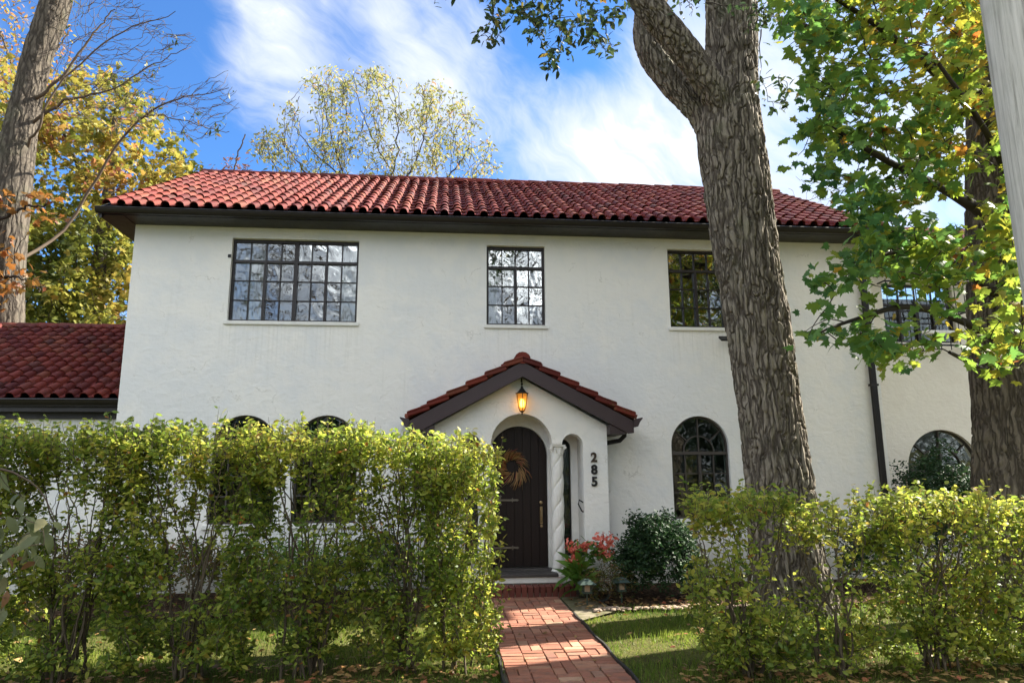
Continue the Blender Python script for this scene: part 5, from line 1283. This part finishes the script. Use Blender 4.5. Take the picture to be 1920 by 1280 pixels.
# airy yellow tree behind the ridge
CRg = [(560, 160), (600, 125), (650, 135), (700, 125), (760, 130), (800, 150), (850, 165), (890, 210), (915, 260), (930, 300), (950, 345), (470, 345), (500, 320), (470, 260), (490, 240), (540, 250), (530, 200)]
crown_tree('airy_tree', 'airy pale yellow tree with thin upright branches behind the roof ridge', [(690, 520, 20), (695, 420, 18), (700, 345, 12)], 13.5,
           [(CRg, 720, 11.6, 15.5, lambda a, b_: min(1, 0.25+1.6*max(0, 0.25+noise.noise(Vector((a/60, b_/60, 1)))))) , ([(470, 345), (950, 345), (850, 450), (560, 450)], 90, 12, 15)], 'pale_leaf', 'lance', 0.20, 9.0, lambda p: np.clip(rng.normal(0.5, 0.25, len(p)), 0, 1), wob=0.08, spread=0.15, bias=(0, 0, 0.45), lr=0.4, tip=0.004,
           limbs=[[(700, 400, 12), (735, 330, 9), (745, 250, 6), (735, 150, 3)], [(695, 420, 12), (650, 340, 9), (620, 250, 6), (600, 150, 3)], [(700, 400, 10), (770, 320, 8), (800, 230, 5), (790, 160, 3)], [(700, 420, 10), (830, 340, 8), (880, 280, 5)], [(690, 430, 10), (590, 340, 8), (530, 270, 4)], [(740, 330, 6), (690, 240, 5), (660, 140, 3)], [(650, 340, 8), (560, 250, 4), (560, 180, 3)]])
crown_tree('small_red_tree', 'small thin reddish tree top showing over the left roof ridge', [(420, 520, 10), (425, 400, 8), (425, 345, 5)], 13.0,
           [([(380, 345), (385, 325), (410, 300), (440, 290), (470, 300), (480, 345)], 40, 12.2, 14)], 'yellow_leaf', 'lance', 0.22, 3, lambda p: np.full(len(p), 0.97), nb='twig',
           limbs=[[(425, 400, 6), (435, 330, 4), (460, 250, 3)], [(425, 400, 6), (400, 320, 3)]])
# bare twigs over the right ridge
tw = thing('bare_tree', (at(1520, 560, 12)[0], 12, 0), 'bare thin twigs showing above the right end of the roof', 'tree')
T_ = Tubes(5); s_ = smooth_path([(*at(1520, 900, 12), .12), (*at(1520, 560, 12), .10), (*at(1520, 470, 12), .06), (*at(1518, 400, 12), .03)], 20); T_.add(s_[:, :3], s_[:, 3]); T_.build('trunk', 'dark_twig', tw)
tgb = sample_region([(1470, 330), (1600, 320), (1640, 400), (1600, 430), (1490, 400)], 60, 11, 13)
line_tubes(grow([p[:3] for p in s_[8:]], tgb, sag=-0.05, wob=0.05), 0.005, 0.010, 0.03).build('twigs', 'twig', tw)

# ------------------------------------------------------------------ lawn, litter
def lawn():
    N = 170000; x_ = rng.uniform(-8.5, 9.5, N); y_ = rng.uniform(-6.3, -1.7, N)
    ok = ~((x_ > 0.54) & (x_ < 1.62)) & ~((x_ > 1.62) & (x_ < 2.17) & (y_ > -2.1-(2.17-x_)*0.75)) & ~((x_ > 7.1) & (y_ > -1.95))
    ok &= ~((y_ < -4.1) & (y_ > -5.3) & (rng.random(N) < 0.55) & ~((x_ > 0.4) & (x_ < 2.3)))
    ok &= np.array([noise.noise(Vector((a*0.8, b*0.9, 4.0))) for a, b in zip(x_, y_)]) > rng.uniform(-0.9, 0.15, N)
    x_, y_ = x_[ok], y_[ok]; N = len(x_); h = rng.uniform(0.022, 0.080, N)*(1+0.4*np.sin(x_*3+np.cos(y_*4)*2)); a = rng.uniform(0, 2*np.pi, N); w_ = 0.0042
    lx_ = rng.normal(0, 0.022, N); ly_ = rng.normal(0, 0.022, N); z0 = np.full(N, -0.035)
    V = np.stack([np.stack([x_-np.cos(a)*w_, y_-np.sin(a)*w_, z0], 1), np.stack([x_+np.cos(a)*w_, y_+np.sin(a)*w_, z0], 1), np.stack([x_+lx_*0.5+np.cos(a)*w_*.7, y_+ly_*.5, z0+h*0.6], 1), np.stack([x_+lx_, y_+ly_, z0+h], 1)], 1)
    F = (np.array([(0, 1, 2), (0, 2, 3)])[None]+(np.arange(N)*4)[:, None, None]).reshape(-1, 3)
    t = np.array([noise.noise(Vector((p*0.7, q*0.7, 0))) for p, q in zip(x_, y_)]); t = np.clip(0.45+0.5*t+rng.normal(0, 0.17, N), 0, 1)
    tag(link('grass', npmesh('grass', V.reshape(-1, 3), F, False, np.repeat(t, 4)), M['grass']), 'short yellow-green lawn grass either side of the brick path', 'grass', kind='stuff')
lawn()
def litter():
    N = 650; x_ = rng.uniform(-8, 9, N); y_ = -1.3-4.9*rng.random(N)**1.0; z_ = np.full(N, 0.018)
    ok = ~((x_ > 0.55) & (x_ < 1.6) & (rng.random(N) < 0.75)); p = np.stack([x_, y_, z_], 1)[ok]
    extra = np.stack([rng.uniform(1.7, 4.5, 160), rng.uniform(-1.95, -1.2, 160), np.full(160, 0.03)], 1)
    hedge_l = np.stack([rng.uniform(-6, 0.5, 700), rng.normal(-4.6, .35, 700), np.full(700, 0.01)], 1); hedge_r = np.stack([rng.uniform(2.0, 6.5, 600), rng.normal(-5.0, .35, 600), np.full(600, 0.01)], 1)
    p = np.concatenate([p, extra, hedge_l, hedge_r])
    o = leaves('fallen_leaves', 'maple', p, 0.06, 'fallen', None, None, up=1.6, droop=0.0); tag(o, 'dry tan and brown fallen leaves scattered on the lawn and bed', 'fallen leaves')
litter()
# foreground drooping sprig at the lower left
fs = thing('drooping_shrub', (-2.9, -6.2, 0), 'drooping grey-green leaved shrub at the lower left edge', 'shrub')
tg_ = sample_region([(-80, 880), (30, 900), (60, 930), (90, 1010), (70, 1080), (20, 1120), (10, 1180), (-80, 1200)], 30, -6.5, -5.9)
st_ = smooth_path([(-3.35, -6.2, 0, .02), (-3.2, -6.2, 0.8, .015), (*at(-40, 900, -6.2), .01), (*at(60, 905, -6.2), .006), (*at(110, 985, -6.2), .003)], 20)
ls_ = grow([p[:3] for p in st_], tg_, sag=0.15, wob=0.08); tb = line_tubes(ls_, 0.002, 0.008, 0.01); tb.build('twigs', 'twig', fs); tb = Tubes(5); tb.add(st_[:, :3], st_[:, 3]); tb.build('stem', 'twig', fs)
leaves('foliage', 'lance', spots(ls_, 3.6, 0.6, 0.03), 0.13, 'grey_leaf', fs, None, up=0.0, droop=2.2, singles=80, ar=1.5)
#@@END
# ------------------------------------------------------------------ trees across the road, behind the viewpoint, and to the sunny side
def street_tree(x_, y_, h_, rad, nb_, mat, size, label, bare=False, per=5):
    root = thing('street_tree', (x_, y_, 0), label, 'tree', 'street trees outside the picture')
    pts = [(x_, y_, -0.1, 0.34), (x_+0.1, y_, h_*0.25, 0.27), (x_-0.1, y_, h_*0.55, 0.17), (x_, y_, h_*0.85, 0.05)]
    T_ = Tubes(10); s_ = smooth_path(pts, 20); T_.add(s_[:, :3], s_[:, 3]); T_.build('trunk', 'bark3', root)
    tg_ = []
    while len(tg_) < nb_:
        v = rng.normal(0, 1, 3); v /= np.linalg.norm(v); tg_.append(np.array([x_+v[0]*rad*random.random()**.4, y_+v[1]*rad*random.random()**.4, h_*0.66+v[2]*h_*0.34*random.random()**.4]))
    ls_ = grow([p[:3] for p in s_[6:]], tg_, sag=0.04, wob=0.07); line_tubes(ls_, 0.022, 0.035, 0.2, 4).build('twigs', 'dark_twig', root)
    if not bare: leaves('foliage', 'maple', spots(ls_, per, 0.5, 0.25), size, mat, root, None)
EL = ['leftmost dark evergreen across the road', 'second dark evergreen from the left across the road', 'low dark evergreen across the road opposite the window', 'dark evergreen across the road opposite the porch', 'dark evergreen across the road opposite the big trunk', 'dark evergreen across the road opposite the maple', 'tall dark evergreen across the road opposite the wing', 'rightmost dark evergreen across the road']
for lb, (x_, y_, r_, h_) in zip(EL, ((-16, -25, 3.4, 6.5), (-9.5, -26, 3.6, 7.0), (-3, -25, 3.3, 6.0), (3.6, -26, 3.6, 7.2), (10, -25, 3.4, 6.8), (16.5, -26, 3.6, 7.0), (23, -25, 3.8, 8.0), (30, -26, 4.2, 9.0))):
    mound('street_bush', (x_, y_), r_, h_, 420, 0.42, 'dark_leaf', 'oval', lb, 'bush', 'evergreens across the road', per=9)
street_tree(-10, -30, 19, 5.5, 380, 'elm_leaf', 0.3, 'tall bare tree across the road, leftmost', bare=True)
street_tree(-4, -36, 18, 5.0, 360, 'elm_leaf', 0.3, 'bare tree far across the road', bare=True)
street_tree(4.2, -30, 19, 4.6, 360, 'elm_leaf', 0.3, 'bare tree across the road opposite the porch', bare=True)
street_tree(15.5, -29, 18, 5.5, 520, 'elm_leaf', 0.42, 'leafy dark tree across the road', per=10)
